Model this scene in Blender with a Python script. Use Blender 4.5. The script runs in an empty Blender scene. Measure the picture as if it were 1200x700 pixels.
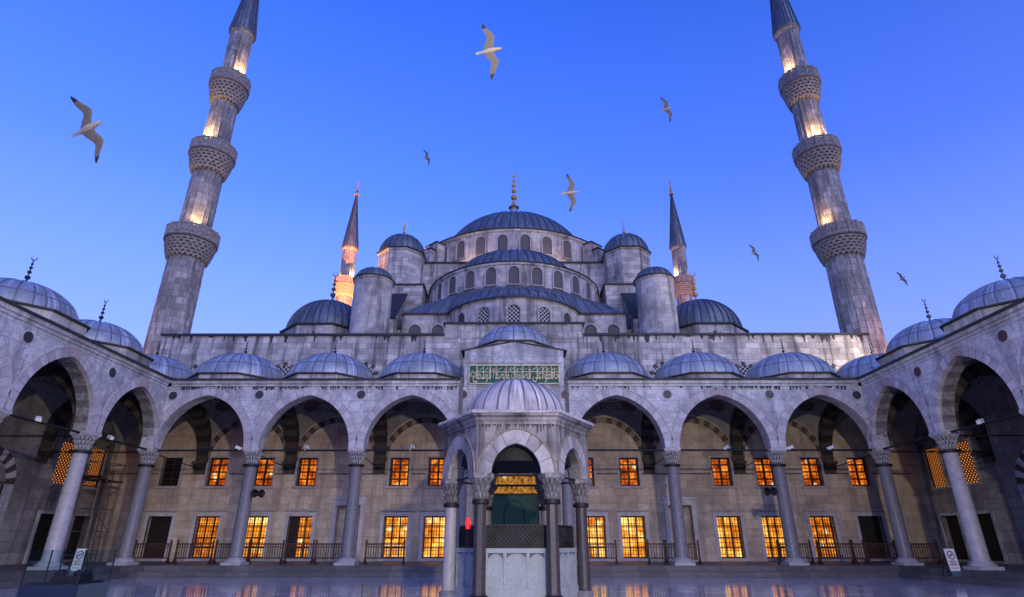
import bpy, bmesh, math, random
from math import sin, cos, pi, radians, sqrt, atan2, hypot, acos, tan
from mathutils import Vector, Matrix
random.seed(7)
SC = bpy.context.scene
COL = SC.collection

# ------------------------------------------------------------------ mesh builder
class MB:
    def __init__(s):
        s.v = []; s.f = []
    def vert(s, p):
        s.v.append(tuple(p)); return len(s.v) - 1
    def face(s, idx, mat=0, uv=None):
        s.f.append((tuple(idx), mat, uv))
    def quad(s, a, b, c, d, mat=0):
        n = len(s.v); s.v += [tuple(a), tuple(b), tuple(c), tuple(d)]
        s.f.append(((n, n+1, n+2, n+3), mat, None))
    def hexa(s, p, mat=0):
        """p = 8 points, bottom ring 0-3, top ring 4-7"""
        n = len(s.v); s.v += [tuple(q) for q in p]
        for q in ((3,2,1,0),(4,5,6,7),(0,1,5,4),(1,2,6,5),(2,3,7,6),(3,0,4,7)):
            s.f.append((tuple(n+i for i in q), mat, None))
    def box(s, x0, x1, y0, y1, z0, z1, mat=0, F=None):
        p = [(x0,y0,z0),(x1,y0,z0),(x1,y1,z0),(x0,y1,z0),(x0,y0,z1),(x1,y0,z1),(x1,y1,z1),(x0,y1,z1)]
        if F: p = [F(*q) for q in p]
        s.hexa(p, mat)
    def bar(s, a, b, w, h=None, mat=0, up=(0,0,1)):
        """rectangular bar from a to b"""
        h = h or w
        a = Vector(a); b = Vector(b); d = (b-a).normalized()
        u = Vector(up)
        if abs(d.dot(u)) > .95: u = Vector((0,1,0))
        r = d.cross(u).normalized(); t = r.cross(d)
        r = r*w/2; t = t*h/2
        s.hexa([a-r-t, a+r-t, a+r+t, a-r+t, b-r-t, b+r-t, b+r+t, b-r+t], mat)
    def tube(s, pts, rad, n=8, mat=0, close=True):
        pts = [Vector(p) for p in pts]; rings = []
        for i, p in enumerate(pts):
            d = (pts[min(i+1, len(pts)-1)] - pts[max(i-1, 0)]).normalized()
            u = Vector((0,0,1)) if abs(d.z) < .9 else Vector((1,0,0))
            r = d.cross(u).normalized(); t = r.cross(d)
            R = rad[i] if isinstance(rad, (list, tuple)) else rad
            rings.append([s.vert(p + r*R*cos(2*pi*k/n) + t*R*sin(2*pi*k/n)) for k in range(n)])
        for i in range(len(rings)-1):
            for k in range(n):
                s.face((rings[i][k], rings[i][(k+1) % n], rings[i+1][(k+1) % n], rings[i+1][k]), mat)
        if close:
            s.face(rings[0][::-1], mat); s.face(rings[-1], mat)
    def lathe(s, prof, n=32, c=(0,0,0), a0=0, a1=2*pi, mat=0, phase=0, uvr=None, mats=None, cap=True):
        full = abs(a1-a0-2*pi) < 1e-6
        cols = n if full else n+1
        R = uvr or max(p[0] for p in prof)
        L = [0]
        for i in range(1, len(prof)):
            L.append(L[-1] + hypot(prof[i][0]-prof[i-1][0], prof[i][1]-prof[i-1][1]))
        base = len(s.v)
        for (r, z) in prof:
            for k in range(cols):
                a = a0 + (a1-a0)*k/n + phase
                s.v.append((c[0]+r*cos(a), c[1]+r*sin(a), c[2]+z))
        for i in range(len(prof)-1):
            for k in range(n):
                k2 = (k+1) % cols if full else k+1
                ua = (a1-a0)*k/n*R; ub = (a1-a0)*(k+1)/n*R
                va = L[i]+c[2]; vb = L[i+1]+c[2]
                idx = [base+i*cols+k, base+i*cols+k2, base+(i+1)*cols+k2, base+(i+1)*cols+k]
                m = mats[i] if mats else mat
                s.f.append((tuple(idx), m, ((ua,va),(ub,va),(ub,vb),(ua,vb))))
        if cap and full:
            if prof[0][0] > 1e-3: s.f.append((tuple(base+k for k in range(n))[::-1], mat, None))
            if prof[-1][0] > 1e-3: s.f.append((tuple(base+(len(prof)-1)*cols+k for k in range(n)), mats[-1] if mats else mat, None))
    def ribs(s, prof, n, c=(0,0,0), w=.05, h=.05, mat=0, a0=0, a1=2*pi, phase=0):
        """standing seams along a lathe profile"""
        rj = random.Random(n*7 + int(abs(c[0])*13))
        for k in range(n):
            a = a0 + (a1-a0)*(k+.5+rj.uniform(-.16,.16))/n + phase
            er = Vector((cos(a), sin(a), 0)); et = Vector((-sin(a), cos(a), 0)); C = Vector(c)
            prev = None
            for i, (r, z) in enumerate(prof):
                j0, j1 = max(i-1, 0), min(i+1, len(prof)-1)
                dr, dz = prof[j1][0]-prof[j0][0], prof[j1][1]-prof[j0][1]
                l = hypot(dr, dz) or 1
                nr = Vector((dz/l*er.x, dz/l*er.y, -dr/l))
                ww = min(w, max(r, .01)*2*pi/n*.5)
                p = C + er*r + Vector((0,0,z))
                ring = [s.vert(p - et*ww/2 - nr*.01), s.vert(p - et*ww*.35 + nr*h), s.vert(p + et*ww*.35 + nr*h), s.vert(p + et*ww/2 - nr*.01)]
                if prev:
                    for q in range(3):
                        s.face((prev[q], prev[q+1], ring[q+1], ring[q]), mat)
                prev = ring
    def build(s, name, mats, parent=None, smooth=True, ang=32, loc=None, fixn=False):
        me = bpy.data.meshes.new(name)
        me.from_pydata(s.v, [], [f[0] for f in s.f])
        for m in (mats if isinstance(mats, (list, tuple)) else [mats]): me.materials.append(m)
        uvl = me.uv_layers.new(name="UVMap")
        for p, f in zip(me.polygons, s.f):
            p.material_index = f[1]; p.use_smooth = smooth
            if f[2]:
                for li, uv in zip(p.loop_indices, f[2]): uvl.data[li].uv = uv
            else:
                nx, ny, nz = abs(p.normal.x), abs(p.normal.y), abs(p.normal.z)
                for li in p.loop_indices:
                    co = s.v[me.loops[li].vertex_index]
                    if nz > .75: uvl.data[li].uv = (co[0], co[1])
                    elif nx > ny: uvl.data[li].uv = (co[1], co[2])
                    else: uvl.data[li].uv = (co[0], co[2])
        me.validate()
        if fixn:
            bm = bmesh.new(); bm.from_mesh(me); bmesh.ops.recalc_face_normals(bm, faces=bm.faces); bm.to_mesh(me); bm.free()
        if smooth: me.set_sharp_from_angle(angle=radians(ang))
        o = bpy.data.objects.new(name, me); COL.objects.link(o)
        if parent is not None: o.parent = parent
        if loc is not None: o.location = loc
        return o

def thing(name, label, cat, loc=(0,0,0), group=None, rz=0):
    o = bpy.data.objects.new(name, None); COL.objects.link(o)
    o.location = loc; o.rotation_euler = (0,0,rz); o.empty_display_size = .3
    o['label'] = label; o['category'] = cat
    if group: o['group'] = group
    return o
def tag(o, label, cat, group=None, kind=None):
    if label: o['label'] = label
    if cat: o['category'] = cat
    if group: o['group'] = group
    if kind: o['kind'] = kind
    return o
def kids(o): return [c for c in COL.objects if c.parent == o]
def dup(root, loc=None, rot=None, label=None, scale=None):
    tree = {}
    for c in COL.objects:
        if c.parent: tree.setdefault(c.parent.name, []).append(c)
    def cp(o, par):
        n = o.copy(); COL.objects.link(n)
        if par is not None: n.parent = par
        for ch in tree.get(o.name, []): cp(ch, n)
        return n
    r = cp(root, None)
    if loc is not None: r.location = loc
    if rot is not None: r.rotation_euler = rot
    if scale is not None: r.scale = scale
    if label: r['label'] = label
    return r

# ------------------------------------------------------------------ materials
def new_mat(name):
    m = bpy.data.materials.new(name); m.use_nodes = True
    nt = m.node_tree; b = nt.nodes['Principled BSDF']
    return m, nt, b
def N(nt, t, **kw):
    n = nt.nodes.new(t)
    for k, v in kw.items():
        if k.startswith('i_'): n.inputs[k[2:].replace('_', ' ')].default_value = v
        else: setattr(n, k, v)
    return n
def L(nt, a, b): nt.links.new(a, b)
def ramp(nt, fac, stops, interp='LINEAR'):
    r = nt.nodes.new('ShaderNodeValToRGB'); r.color_ramp.interpolation = interp
    e = r.color_ramp.elements
    while len(e) < len(stops): e.new(.5)
    for q, (p, c) in zip(e, stops):
        q.position = p; q.color = (*c, 1) if len(c) == 3 else c
    L(nt, fac, r.inputs[0]); return r
def mixc(nt, fac, a, b, mode='MIX'):
    n = nt.nodes.new('ShaderNodeMix'); n.data_type = 'RGBA'; n.blend_type = mode; n.clamp_factor = True
    for s, v in ((n.inputs[0], fac), (n.inputs[6], a), (n.inputs[7], b)):
        if hasattr(v, 'is_output'): L(nt, v, s)
        elif isinstance(v, (tuple, list)): s.default_value = (*v, 1) if len(v) == 3 else v
        else: s.default_value = v
    return n.outputs[2]

def stone(name, c1, c2, bw=.9, bh=.42, mortar=(.12,.11,.11), msize=.012, stain=.55, streak=.5, stainc=(.05,.05,.06), rough=.8, bump=.35, seed=0.0, vein=0.0, msm=.1):
    m, nt, b = new_mat(name)
    uv = N(nt, 'ShaderNodeUVMap'); geo = N(nt, 'ShaderNodeNewGeometry')
    off = N(nt, 'ShaderNodeVectorMath', operation='ADD'); off.inputs[1].default_value = (seed*3.1, seed*1.7, seed)
    L(nt, geo.outputs['Position'], off.inputs[0])
    # jitter uv a little so courses are not ruler-straight
    nz = N(nt, 'ShaderNodeTexNoise', i_Scale=.6, i_Detail=2.0); L(nt, off.outputs[0], nz.inputs['Vector'])
    sub = N(nt, 'ShaderNodeVectorMath', operation='SUBTRACT'); sub.inputs[1].default_value = (.5,.5,.5); L(nt, nz.outputs['Color'], sub.inputs[0])
    scl = N(nt, 'ShaderNodeVectorMath', operation='SCALE'); scl.inputs['Scale'].default_value = .06; L(nt, sub.outputs[0], scl.inputs[0])
    add = N(nt, 'ShaderNodeVectorMath', operation='ADD'); L(nt, uv.outputs[0], add.inputs[0]); L(nt, scl.outputs[0], add.inputs[1])
    br = N(nt, 'ShaderNodeTexBrick', offset=.5, offset_frequency=2, squash=.7, squash_frequency=3)
    br.inputs['Scale'].default_value = 1; br.inputs['Brick Width'].default_value = bw; br.inputs['Row Height'].default_value = bh
    br.inputs['Mortar Size'].default_value = msize; br.inputs['Mortar Smooth'].default_value = msm; br.inputs['Bias'].default_value = 0
    br.inputs['Color1'].default_value = (0,0,0,1); br.inputs['Color2'].default_value = (1,1,1,1); br.inputs['Mortar'].default_value = (.5,.5,.5,1)
    L(nt, add.outputs[0], br.inputs['Vector'])
    n1 = N(nt, 'ShaderNodeTexNoise', i_Scale=2.2, i_Detail=6.0, i_Roughness=.65); L(nt, off.outputs[0], n1.inputs['Vector'])
    n3 = N(nt, 'ShaderNodeTexNoise', i_Scale=14.0, i_Detail=5.0, i_Roughness=.7); L(nt, off.outputs[0], n3.inputs['Vector'])
    base = mixc(nt, br.outputs['Color'], c1, c2)
    base = mixc(nt, ramp(nt, n1.outputs['Fac'], [(.3,(0,0,0)),(.7,(1,1,1))]).outputs[0], mixc(nt, 1.0, base, (.72,.70,.70), 'MULTIPLY'), base)
    base = mixc(nt, ramp(nt, n3.outputs['Fac'], [(.35,(.0,)*3),(.62,(1,1,1))]).outputs[0], mixc(nt, 1.0, base, (.78,.78,.79), 'MULTIPLY'), base)
    if vein:
        vn = N(nt, 'ShaderNodeTexNoise', i_Scale=1.1, i_Detail=7.0, i_Roughness=.6, i_Distortion=1.6); L(nt, off.outputs[0], vn.inputs['Vector'])
        vr = ramp(nt, vn.outputs['Fac'], [(.46,(0,0,0)),(.5,(vein,)*3),(.54,(0,0,0))])
        base = mixc(nt, vr.outputs[0], base, (.20,.20,.23))
    base = mixc(nt, br.outputs['Fac'], base, mortar)
    # vertical weather streaks
    mp = N(nt, 'ShaderNodeMapping'); mp.inputs['Scale'].default_value = (1.5, 1.5, .12); L(nt, off.outputs[0], mp.inputs['Vector'])
    st = N(nt, 'ShaderNodeTexNoise', i_Scale=1.0, i_Detail=6.0, i_Roughness=.7); L(nt, mp.outputs[0], st.inputs['Vector'])
    big = N(nt, 'ShaderNodeTexNoise', i_Scale=.45, i_Detail=5.0, i_Roughness=.62); L(nt, off.outputs[0], big.inputs['Vector'])
    base = mixc(nt, ramp(nt, st.outputs['Fac'], [(.50,(0,0,0)),(.62,(streak,)*3)]).outputs[0], base, stainc)
    base = mixc(nt, ramp(nt, big.outputs['Fac'], [(.48,(0,0,0)),(.64,(stain,)*3)]).outputs[0], base, stainc)
    L(nt, base, b.inputs['Base Color']); b.inputs['Roughness'].default_value = rough
    b.inputs['Specular IOR Level'].default_value = .3
    bm1 = N(nt, 'ShaderNodeBump', i_Strength=bump, i_Distance=.03, invert=True); L(nt, br.outputs['Fac'], bm1.inputs['Height'])
    bm2 = N(nt, 'ShaderNodeBump', i_Strength=bump, i_Distance=.04); L(nt, n3.outputs['Fac'], bm2.inputs['Height']); L(nt, bm1.outputs[0], bm2.inputs['Normal'])
    L(nt, bm2.outputs[0], b.inputs['Normal'])
    return m

def plain(name, c, rough=.7, metal=0.0, var=.35, scale=6.0, bump=.15, dark=None, spec=.4):
    m, nt, b = new_mat(name)
    geo = N(nt, 'ShaderNodeNewGeometry')
    n = N(nt, 'ShaderNodeTexNoise', i_Scale=scale, i_Detail=6.0, i_Roughness=.65); L(nt, geo.outputs['Position'], n.inputs['Vector'])
    d = dark or tuple(x*(1-var) for x in c)
    r = ramp(nt, n.outputs['Fac'], [(.32, d), (.66, c)])
    L(nt, r.outputs[0], b.inputs['Base Color']); b.inputs['Roughness'].default_value = rough; b.inputs['Metallic'].default_value = metal
    b.inputs['Specular IOR Level'].default_value = spec
    if bump:
        bp = N(nt, 'ShaderNodeBump', i_Strength=bump, i_Distance=.02); L(nt, n.outputs['Fac'], bp.inputs['Height']); L(nt, bp.outputs[0], b.inputs['Normal'])
    return m

def lead(name, c, rough=.42, metal=.55):
    m, nt, b = new_mat(name)
    geo = N(nt, 'ShaderNodeNewGeometry'); uv = N(nt, 'ShaderNodeUVMap')
    n = N(nt, 'ShaderNodeTexNoise', i_Scale=1.4, i_Detail=7.0, i_Roughness=.7); L(nt, geo.outputs['Position'], n.inputs['Vector'])
    r = ramp(nt, n.outputs['Fac'], [(.3, tuple(x*.62 for x in c)), (.55, c), (.75, tuple(min(1, x*1.35) for x in c))])
    mp = N(nt, 'ShaderNodeMapping'); mp.inputs['Scale'].default_value = (2.6, .35, 1); L(nt, uv.outputs[0], mp.inputs['Vector'])
    s2 = N(nt, 'ShaderNodeTexNoise', i_Scale=1.6, i_Detail=5.0, i_Roughness=.65); L(nt, mp.outputs[0], s2.inputs['Vector'])
    col = mixc(nt, ramp(nt, s2.outputs['Fac'], [(.5,(0,0,0)),(.72,(.55,)*3)]).outputs[0], r.outputs[0], tuple(x*.4 for x in c))
    pb = N(nt, 'ShaderNodeTexBrick', offset=.5); pb.inputs['Scale'].default_value = 1; pb.inputs['Brick Width'].default_value = .68; pb.inputs['Row Height'].default_value = 1.15; pb.inputs['Mortar Size'].default_value = 0
    pb.inputs['Color1'].default_value = (.66,.66,.68,1); pb.inputs['Color2'].default_value = (1.0,1.0,1.0,1); L(nt, uv.outputs[0], pb.inputs['Vector'])
    col = mixc(nt, .8, col, pb.outputs['Color'], 'MULTIPLY')
    mp2 = N(nt, 'ShaderNodeMapping'); mp2.inputs['Scale'].default_value = (3.4, .22, 1); L(nt, uv.outputs[0], mp2.inputs['Vector'])
    s3 = N(nt, 'ShaderNodeTexNoise', i_Scale=1.9, i_Detail=4.0); L(nt, mp2.outputs[0], s3.inputs['Vector'])
    col = mixc(nt, ramp(nt, s3.outputs['Fac'], [(.56,(0,0,0)),(.68,(.5,)*3)]).outputs[0], col, tuple(min(1, x*1.9) for x in c))
    L(nt, col, b.inputs['Base Color']); b.inputs['Metallic'].default_value = metal
    rr = ramp(nt, n.outputs['Fac'], [(.3, (rough+.15,)*3), (.7, (rough-.08,)*3)]); L(nt, rr.outputs[0], b.inputs['Roughness'])
    bp = N(nt, 'ShaderNodeBump', i_Strength=.25, i_Distance=.05); L(nt, n.outputs['Fac'], bp.inputs['Height']); L(nt, bp.outputs[0], b.inputs['Normal'])
    return m

def glow(name, c1, c2, c3, strength, scale=.9):
    """lit interior seen through old glass: emission"""
    m, nt, b = new_mat(name); nt.nodes.remove(b)
    out = nt.nodes['Material Output']
    geo = N(nt, 'ShaderNodeNewGeometry')
    n = N(nt, 'ShaderNodeTexNoise', i_Scale=scale, i_Detail=4.0, i_Roughness=.6); L(nt, geo.outputs['Position'], n.inputs['Vector'])
    mp = N(nt, 'ShaderNodeMapping'); mp.inputs['Scale'].default_value = (6, 6, 2.5); L(nt, geo.outputs['Position'], mp.inputs['Vector'])
    w = N(nt, 'ShaderNodeTexNoise', i_Scale=1.0, i_Detail=3.0); L(nt, mp.outputs[0], w.inputs['Vector'])
    mm = N(nt, 'ShaderNodeMath', operation='ADD'); L(nt, n.outputs['Fac'], mm.inputs[0])
    m2 = N(nt, 'ShaderNodeMath', operation='MULTIPLY'); m2.inputs[1].default_value = .3; L(nt, w.outputs['Fac'], m2.inputs[0])
    m3 = N(nt, 'ShaderNodeMath', operation='SUBTRACT'); m3.inputs[1].default_value = .15; L(nt, m2.outputs[0], m3.inputs[0]); L(nt, m3.outputs[0], mm.inputs[1])
    r = ramp(nt, mm.outputs[0], [(.3, c1), (.5, c2), (.68, c3)])
    vo = N(nt, 'ShaderNodeTexVoronoi', i_Scale=1.1, i_Randomness=1.0); L(nt, geo.outputs['Position'], vo.inputs['Vector'])
    vr = ramp(nt, vo.outputs['Distance'], [(.05, (1,1,1)), (.22, (0,0,0))])
    col = mixc(nt, vr.outputs[0], r.outputs[0], (1.6, 1.15, .55))
    e = N(nt, 'ShaderNodeEmission'); e.inputs['Strength'].default_value = strength; L(nt, col, e.inputs['Color'])
    L(nt, e.outputs[0], out.inputs['Surface'])
    return m

def lattice(name, c, hole, sx=5.0, thr=.32, emis=None, es=0):
    """pierced plaster / stone grille with staggered round holes, UV in metres"""
    m, nt, b = new_mat(name)
    uv = N(nt, 'ShaderNodeUVMap')
    vo = N(nt, 'ShaderNodeTexVoronoi', i_Scale=sx, i_Randomness=0.0, voronoi_dimensions='2D'); 
    mp = N(nt, 'ShaderNodeMapping'); mp.inputs['Rotation'].default_value = (0,0,radians(45)); L(nt, uv.outputs[0], mp.inputs['Vector']); L(nt, mp.outputs[0], vo.inputs['Vector'])
    r = ramp(nt, vo.outputs['Distance'], [(thr, (1,1,1)), (thr+.06, (0,0,0))])
    L(nt, mixc(nt, r.outputs[0], c, hole), b.inputs['Base Color']); b.inputs['Roughness'].default_value = .8
    bp = N(nt, 'ShaderNodeBump', i_Strength=.8, i_Distance=.05, invert=True); L(nt, r.outputs[0], bp.inputs['Height']); L(nt, bp.outputs[0], b.inputs['Normal'])
    if emis:
        L(nt, mixc(nt, r.outputs[0], (0,0,0), emis), b.inputs['Emission Color']); b.inputs['Emission Strength'].default_value = es
    return m

def emit(name, c, s):
    m, nt, b = new_mat(name)
    b.inputs['Base Color'].default_value = (*c, 1); b.inputs['Emission Color'].default_value = (*c, 1); b.inputs['Emission Strength'].default_value = s
    return m

M = {}
M['marble'] = stone('grey_marble_ashlar', (.57,.595,.63), (.75,.775,.81), 1.5, .62, mortar=(.22,.22,.24), msize=.009, stain=.55, streak=.6, stainc=(.15,.15,.18), rough=.65, bump=.25, vein=.55)
M['voussoir'] = stone('pale_voussoir', (.60,.585,.63), (.68,.66,.70), 3, 3, mortar=(.3,.3,.3), msize=.004, stain=.35, streak=.2, stainc=(.2,.2,.22), bump=.2, seed=3)
M['voussoir_grey'] = stone('grey_voussoir', (.50,.48,.52), (.56,.54,.58), 3, 3, mortar=(.3,.3,.3), msize=.004, stain=.35, streak=.2, stainc=(.16,.15,.17), bump=.2, seed=5)
M['voussoir_red'] = stone('reddish_voussoir', (.44,.36,.37), (.50,.42,.42), 3, 3, mortar=(.3,.3,.3), msize=.004, stain=.3, streak=.2, stainc=(.14,.10,.10), bump=.2, seed=6)
M['beige'] = stone('beige_wall_stone', (.58,.475,.37), (.80,.68,.54), 1.25, .46, mortar=(.32,.265,.215), msize=.010, stain=.5, streak=.45, stainc=(.20,.17,.15), rough=.85, bump=.3, seed=2)
M['wall'] = stone('weathered_wall_stone', (.42,.42,.42), (.78,.775,.765), .95, .40, mortar=(.22,.22,.22), msize=.012, stain=.5, streak=.8, stainc=(.085,.08,.09), bump=.4, seed=8)
M['drum'] = stone('weathered_drum_stone', (.50,.50,.50), (.72,.72,.715), .8, .36, mortar=(.34,.34,.34), msize=.010, stain=.55, streak=.75, stainc=(.08,.08,.09), bump=.4, seed=11)
M['minaret'] = stone('minaret_stone', (.28,.28,.28), (.62,.61,.60), .7, .5, mortar=(.11,.11,.11), msize=.012, stain=.45, streak=.75, stainc=(.09,.085,.09), bump=.45, seed=14)
M['corbel'] = plain('carved_stone', (.40,.37,.35), .85, var=.6, scale=5, bump=.4)
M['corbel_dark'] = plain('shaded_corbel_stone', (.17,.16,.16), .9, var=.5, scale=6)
M['column'] = plain('granite_column', (.22,.215,.24), .42, var=.38, scale=9, bump=.05)
M['column_pale'] = plain('pale_marble_column', (.44,.43,.46), .45, var=.3, scale=5, bump=.05)
M['column_dark'] = plain('dark_porphyry_column', (.06,.055,.066), .4, var=.45, scale=7, bump=.05)
M['capital'] = plain('carved_marble_capital', (.50,.49,.51), .6, var=.5, scale=8, bump=.2)
M['capital_old'] = plain('sooty_carved_capital', (.28,.27,.295), .7, var=.7, scale=7, bump=.3)
M['iron'] = plain('dark_iron', (.02,.02,.024), .55, .3, var=.4, scale=12)
M['leadedge'] = plain('dark_lead_flashing', (.045,.05,.06), .6, .2, var=.5, scale=3)
M['lead'] = lead('lead_sheet', (.44,.48,.53), .45, .4)
M['lead_dark'] = lead('old_dark_lead_sheet', (.17,.205,.25), .5, .4)
M['lead_fountain'] = lead('pale_lead_sheet', (.47,.45,.51), .78, .0)
M['seam'] = plain('lead_seam', (.19,.21,.25), .5, .4, var=.4, scale=5)
M['seam_dark'] = plain('old_lead_seam', (.10,.12,.15), .5, .4, var=.4, scale=5)
M['stripe_dark'] = plain('dark_red_voussoir_band', (.10,.07,.065), .8, var=.5, scale=4)
M['stripe_lite'] = plain('ochre_voussoir_band', (.27,.235,.20), .8, var=.4, scale=4)
M['trans_dark'] = plain('dark_transverse_voussoir', (.03,.024,.024), .85, var=.5, scale=4)  # darkened copies of the striped bands, for contrast under the vaults
M['trans_lite'] = plain('brown_transverse_voussoir', (.08,.068,.062), .85, var=.5, scale=4)  # paler of the two darkened transverse-arch tones
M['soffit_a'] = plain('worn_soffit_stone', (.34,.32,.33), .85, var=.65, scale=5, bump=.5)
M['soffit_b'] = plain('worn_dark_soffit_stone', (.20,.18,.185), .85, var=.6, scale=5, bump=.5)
M['soot'] = plain('black_soot_crust', (.07,.066,.072), .9, var=.5, scale=9)
M['bars'] = plain('worn_grille_bars', (.09,.09,.10), .6, .2, var=.85, scale=3)
M['wood'] = plain('brown_wood', (.075,.032,.022), .55, var=.5, scale=14)
M['darkwood'] = plain('dark_door_wood', (.018,.013,.012), .6, var=.4, scale=8)
M['frame'] = plain('dark_window_wood', (.035,.022,.016), .6, var=.4, scale=9)
M['gold'] = plain('gilded_copper', (.95,.58,.16), .38, .55, var=.5, scale=9, bump=.1)
M['finial_dark'] = plain('dark_bronze', (.055,.05,.055), .45, .5, var=.5, scale=9)
M['finial_grey'] = plain('weathered_copper', (.20,.20,.22), .5, .6, var=.5, scale=9)
M['pane_yellow'] = glow('lit_window_yellow', (.30,.045,.003), (1.0,.33,.02), (1.5,.95,.24), .36)
M['pane_orange'] = glow('lit_window_orange', (.06,.008,.001), (.60,.10,.005), (1.3,.42,.04), .30, 2.2)
M['pane_amber'] = glow('lit_window_amber', (.16,.02,.002), (.85,.22,.012), (1.2,.55,.08), .30, 1.6)
M['pane_dark'] = plain('unlit_glass', (.012,.012,.016), .15, var=.3, scale=3, bump=.02)
M['lat_white'] = lattice('pierced_plaster_grille', (.50,.49,.52), (.015,.015,.02), 4.6, .40)
M['lat_grey'] = lattice('pierced_grey_grille', (.17,.165,.175), (.02,.02,.025), 6.5, .33)
M['lat_dark'] = lattice('pierced_dark_grille', (.10,.10,.11), (.012,.012,.015), 6.5, .33)
M['lat_lit'] = lattice('pierced_lit_grille', (.10,.075,.065), (.3,.1,.02), 6.0, .19, (1,.30,.035), .34)
M['transom'] = glow('emissive_gilt_script', (.012,.008,.006), (.55,.22,.03), (1.0,.50,.10), .17, 7.0)  # script bands emit their own glow; no lamp behind them
M['green'] = plain('green_door_curtain', (.006,.085,.062), .6, var=.35, scale=2.5, bump=.05)
M['green_panel'] = plain('green_painted_panel', (.003,.115,.085), .6, var=.45, scale=4, bump=.1)
M['gilt'] = plain('gilt_lettering', (.80,.66,.42), .5, .15, var=.35, scale=8, bump=.05)
M['medallion'] = plain('dark_porphyry_disc', (.045,.045,.06), .3, var=.4, scale=8, bump=.03)
M['medallion_red'] = plain('red_porphyry_disc', (.09,.04,.045), .35, var=.4, scale=8, bump=.03)
M['basin'] = stone('fountain_marble', (.36,.41,.44), (.46,.515,.54), 4, 4, mortar=(.4,.4,.4), msize=.003, stain=.35, streak=.45, stainc=(.24,.30,.31), rough=.5, bump=.12, seed=21, vein=.25)
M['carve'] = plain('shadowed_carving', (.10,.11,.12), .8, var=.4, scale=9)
M['kiosk'] = stone('weathered_kiosk_marble', (.27,.265,.285), (.44,.43,.455), 1.3, .55, mortar=(.12,.115,.125), msize=.010, stain=.75, streak=.95, stainc=(.06,.057,.065), rough=.7, bump=.3, seed=23)
M['kiosk_v1'] = stone('pale_kiosk_voussoir', (.48,.465,.50), (.58,.56,.60), 3, 3, msize=.004, stain=.7, streak=.85, stainc=(.10,.095,.11), bump=.25, seed=31)
M['kiosk_v2'] = stone('grey_kiosk_voussoir', (.42,.41,.45), (.50,.48,.52), 3, 3, msize=.004, stain=.6, streak=.7, stainc=(.09,.085,.10), bump=.25, seed=33)
M['side_wall'] = stone('grey_side_wall_stone', (.27,.26,.265), (.44,.42,.415), 1.35, .52, mortar=(.12,.115,.12), msize=.010, stain=.6, streak=.6, stainc=(.08,.075,.08), rough=.8, bump=.3, seed=37)
M['step'] = stone('worn_step_stone', (.10,.10,.108), (.19,.185,.195), 1.9, .6, mortar=(.06,.06,.06), msize=.014, stain=.7, streak=.3, stainc=(.07,.07,.075), rough=.5, bump=.4, seed=27)
M['white'] = plain('white_sign_board', (.78,.78,.80), .5, var=.08, scale=3, bump=0)
M['black'] = plain('black_print', (.012,.012,.015), .6, var=.2)
M['black_sheet'] = plain('black_backing_and_ceiling_shade', (.006,.006,.008), .7, .0, var=.3)  # near-black; also carries the kiosk ceiling's shade in its colour
M['teal'] = plain('teal_sign_base', (.05,.16,.18), .5, var=.2)
M['navy'] = plain('navy_coated_panel', (.012,.022,.055), .3, .2, var=.2, scale=2, bump=.02)
M['steel'] = plain('pale_steel_panel', (.07,.10,.14), .28, .4, var=.15, scale=2, bump=.02)
M['white_metal'] = plain('white_lamp_housing', (.72,.72,.74), .4, var=.15, bump=0)
M['alu'] = plain('galvanised_tube', (.20,.19,.20), .45, .5, var=.4, scale=8)
M['red_glow'] = emit('glowing_red_lens', (1,.01,.012), .6)
M['lamp_glow'] = emit('warm_lamp_face', (1,.72,.38), 12)
M['gull_white'] = plain('white_feathers', (.36,.325,.29), .8, var=.15, scale=20, bump=.1)
M['gull_grey'] = plain('grey_underwing', (.15,.14,.135), .8, var=.25, scale=18, bump=.1)
M['gull_black'] = plain('black_wingtip', (.02,.018,.02), .7, var=.2)
M['beak'] = plain('yellow_beak', (.35,.22,.06), .6, var=.2)

# glass
m, nt, b = new_mat('barrier_glass')
b.inputs['Base Color'].default_value = (.80,.90,.92,1); b.inputs['Transmission Weight'].default_value = 1; b.inputs['Roughness'].default_value = .02; b.inputs['IOR'].default_value = 1.2
M['glass'] = m

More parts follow.
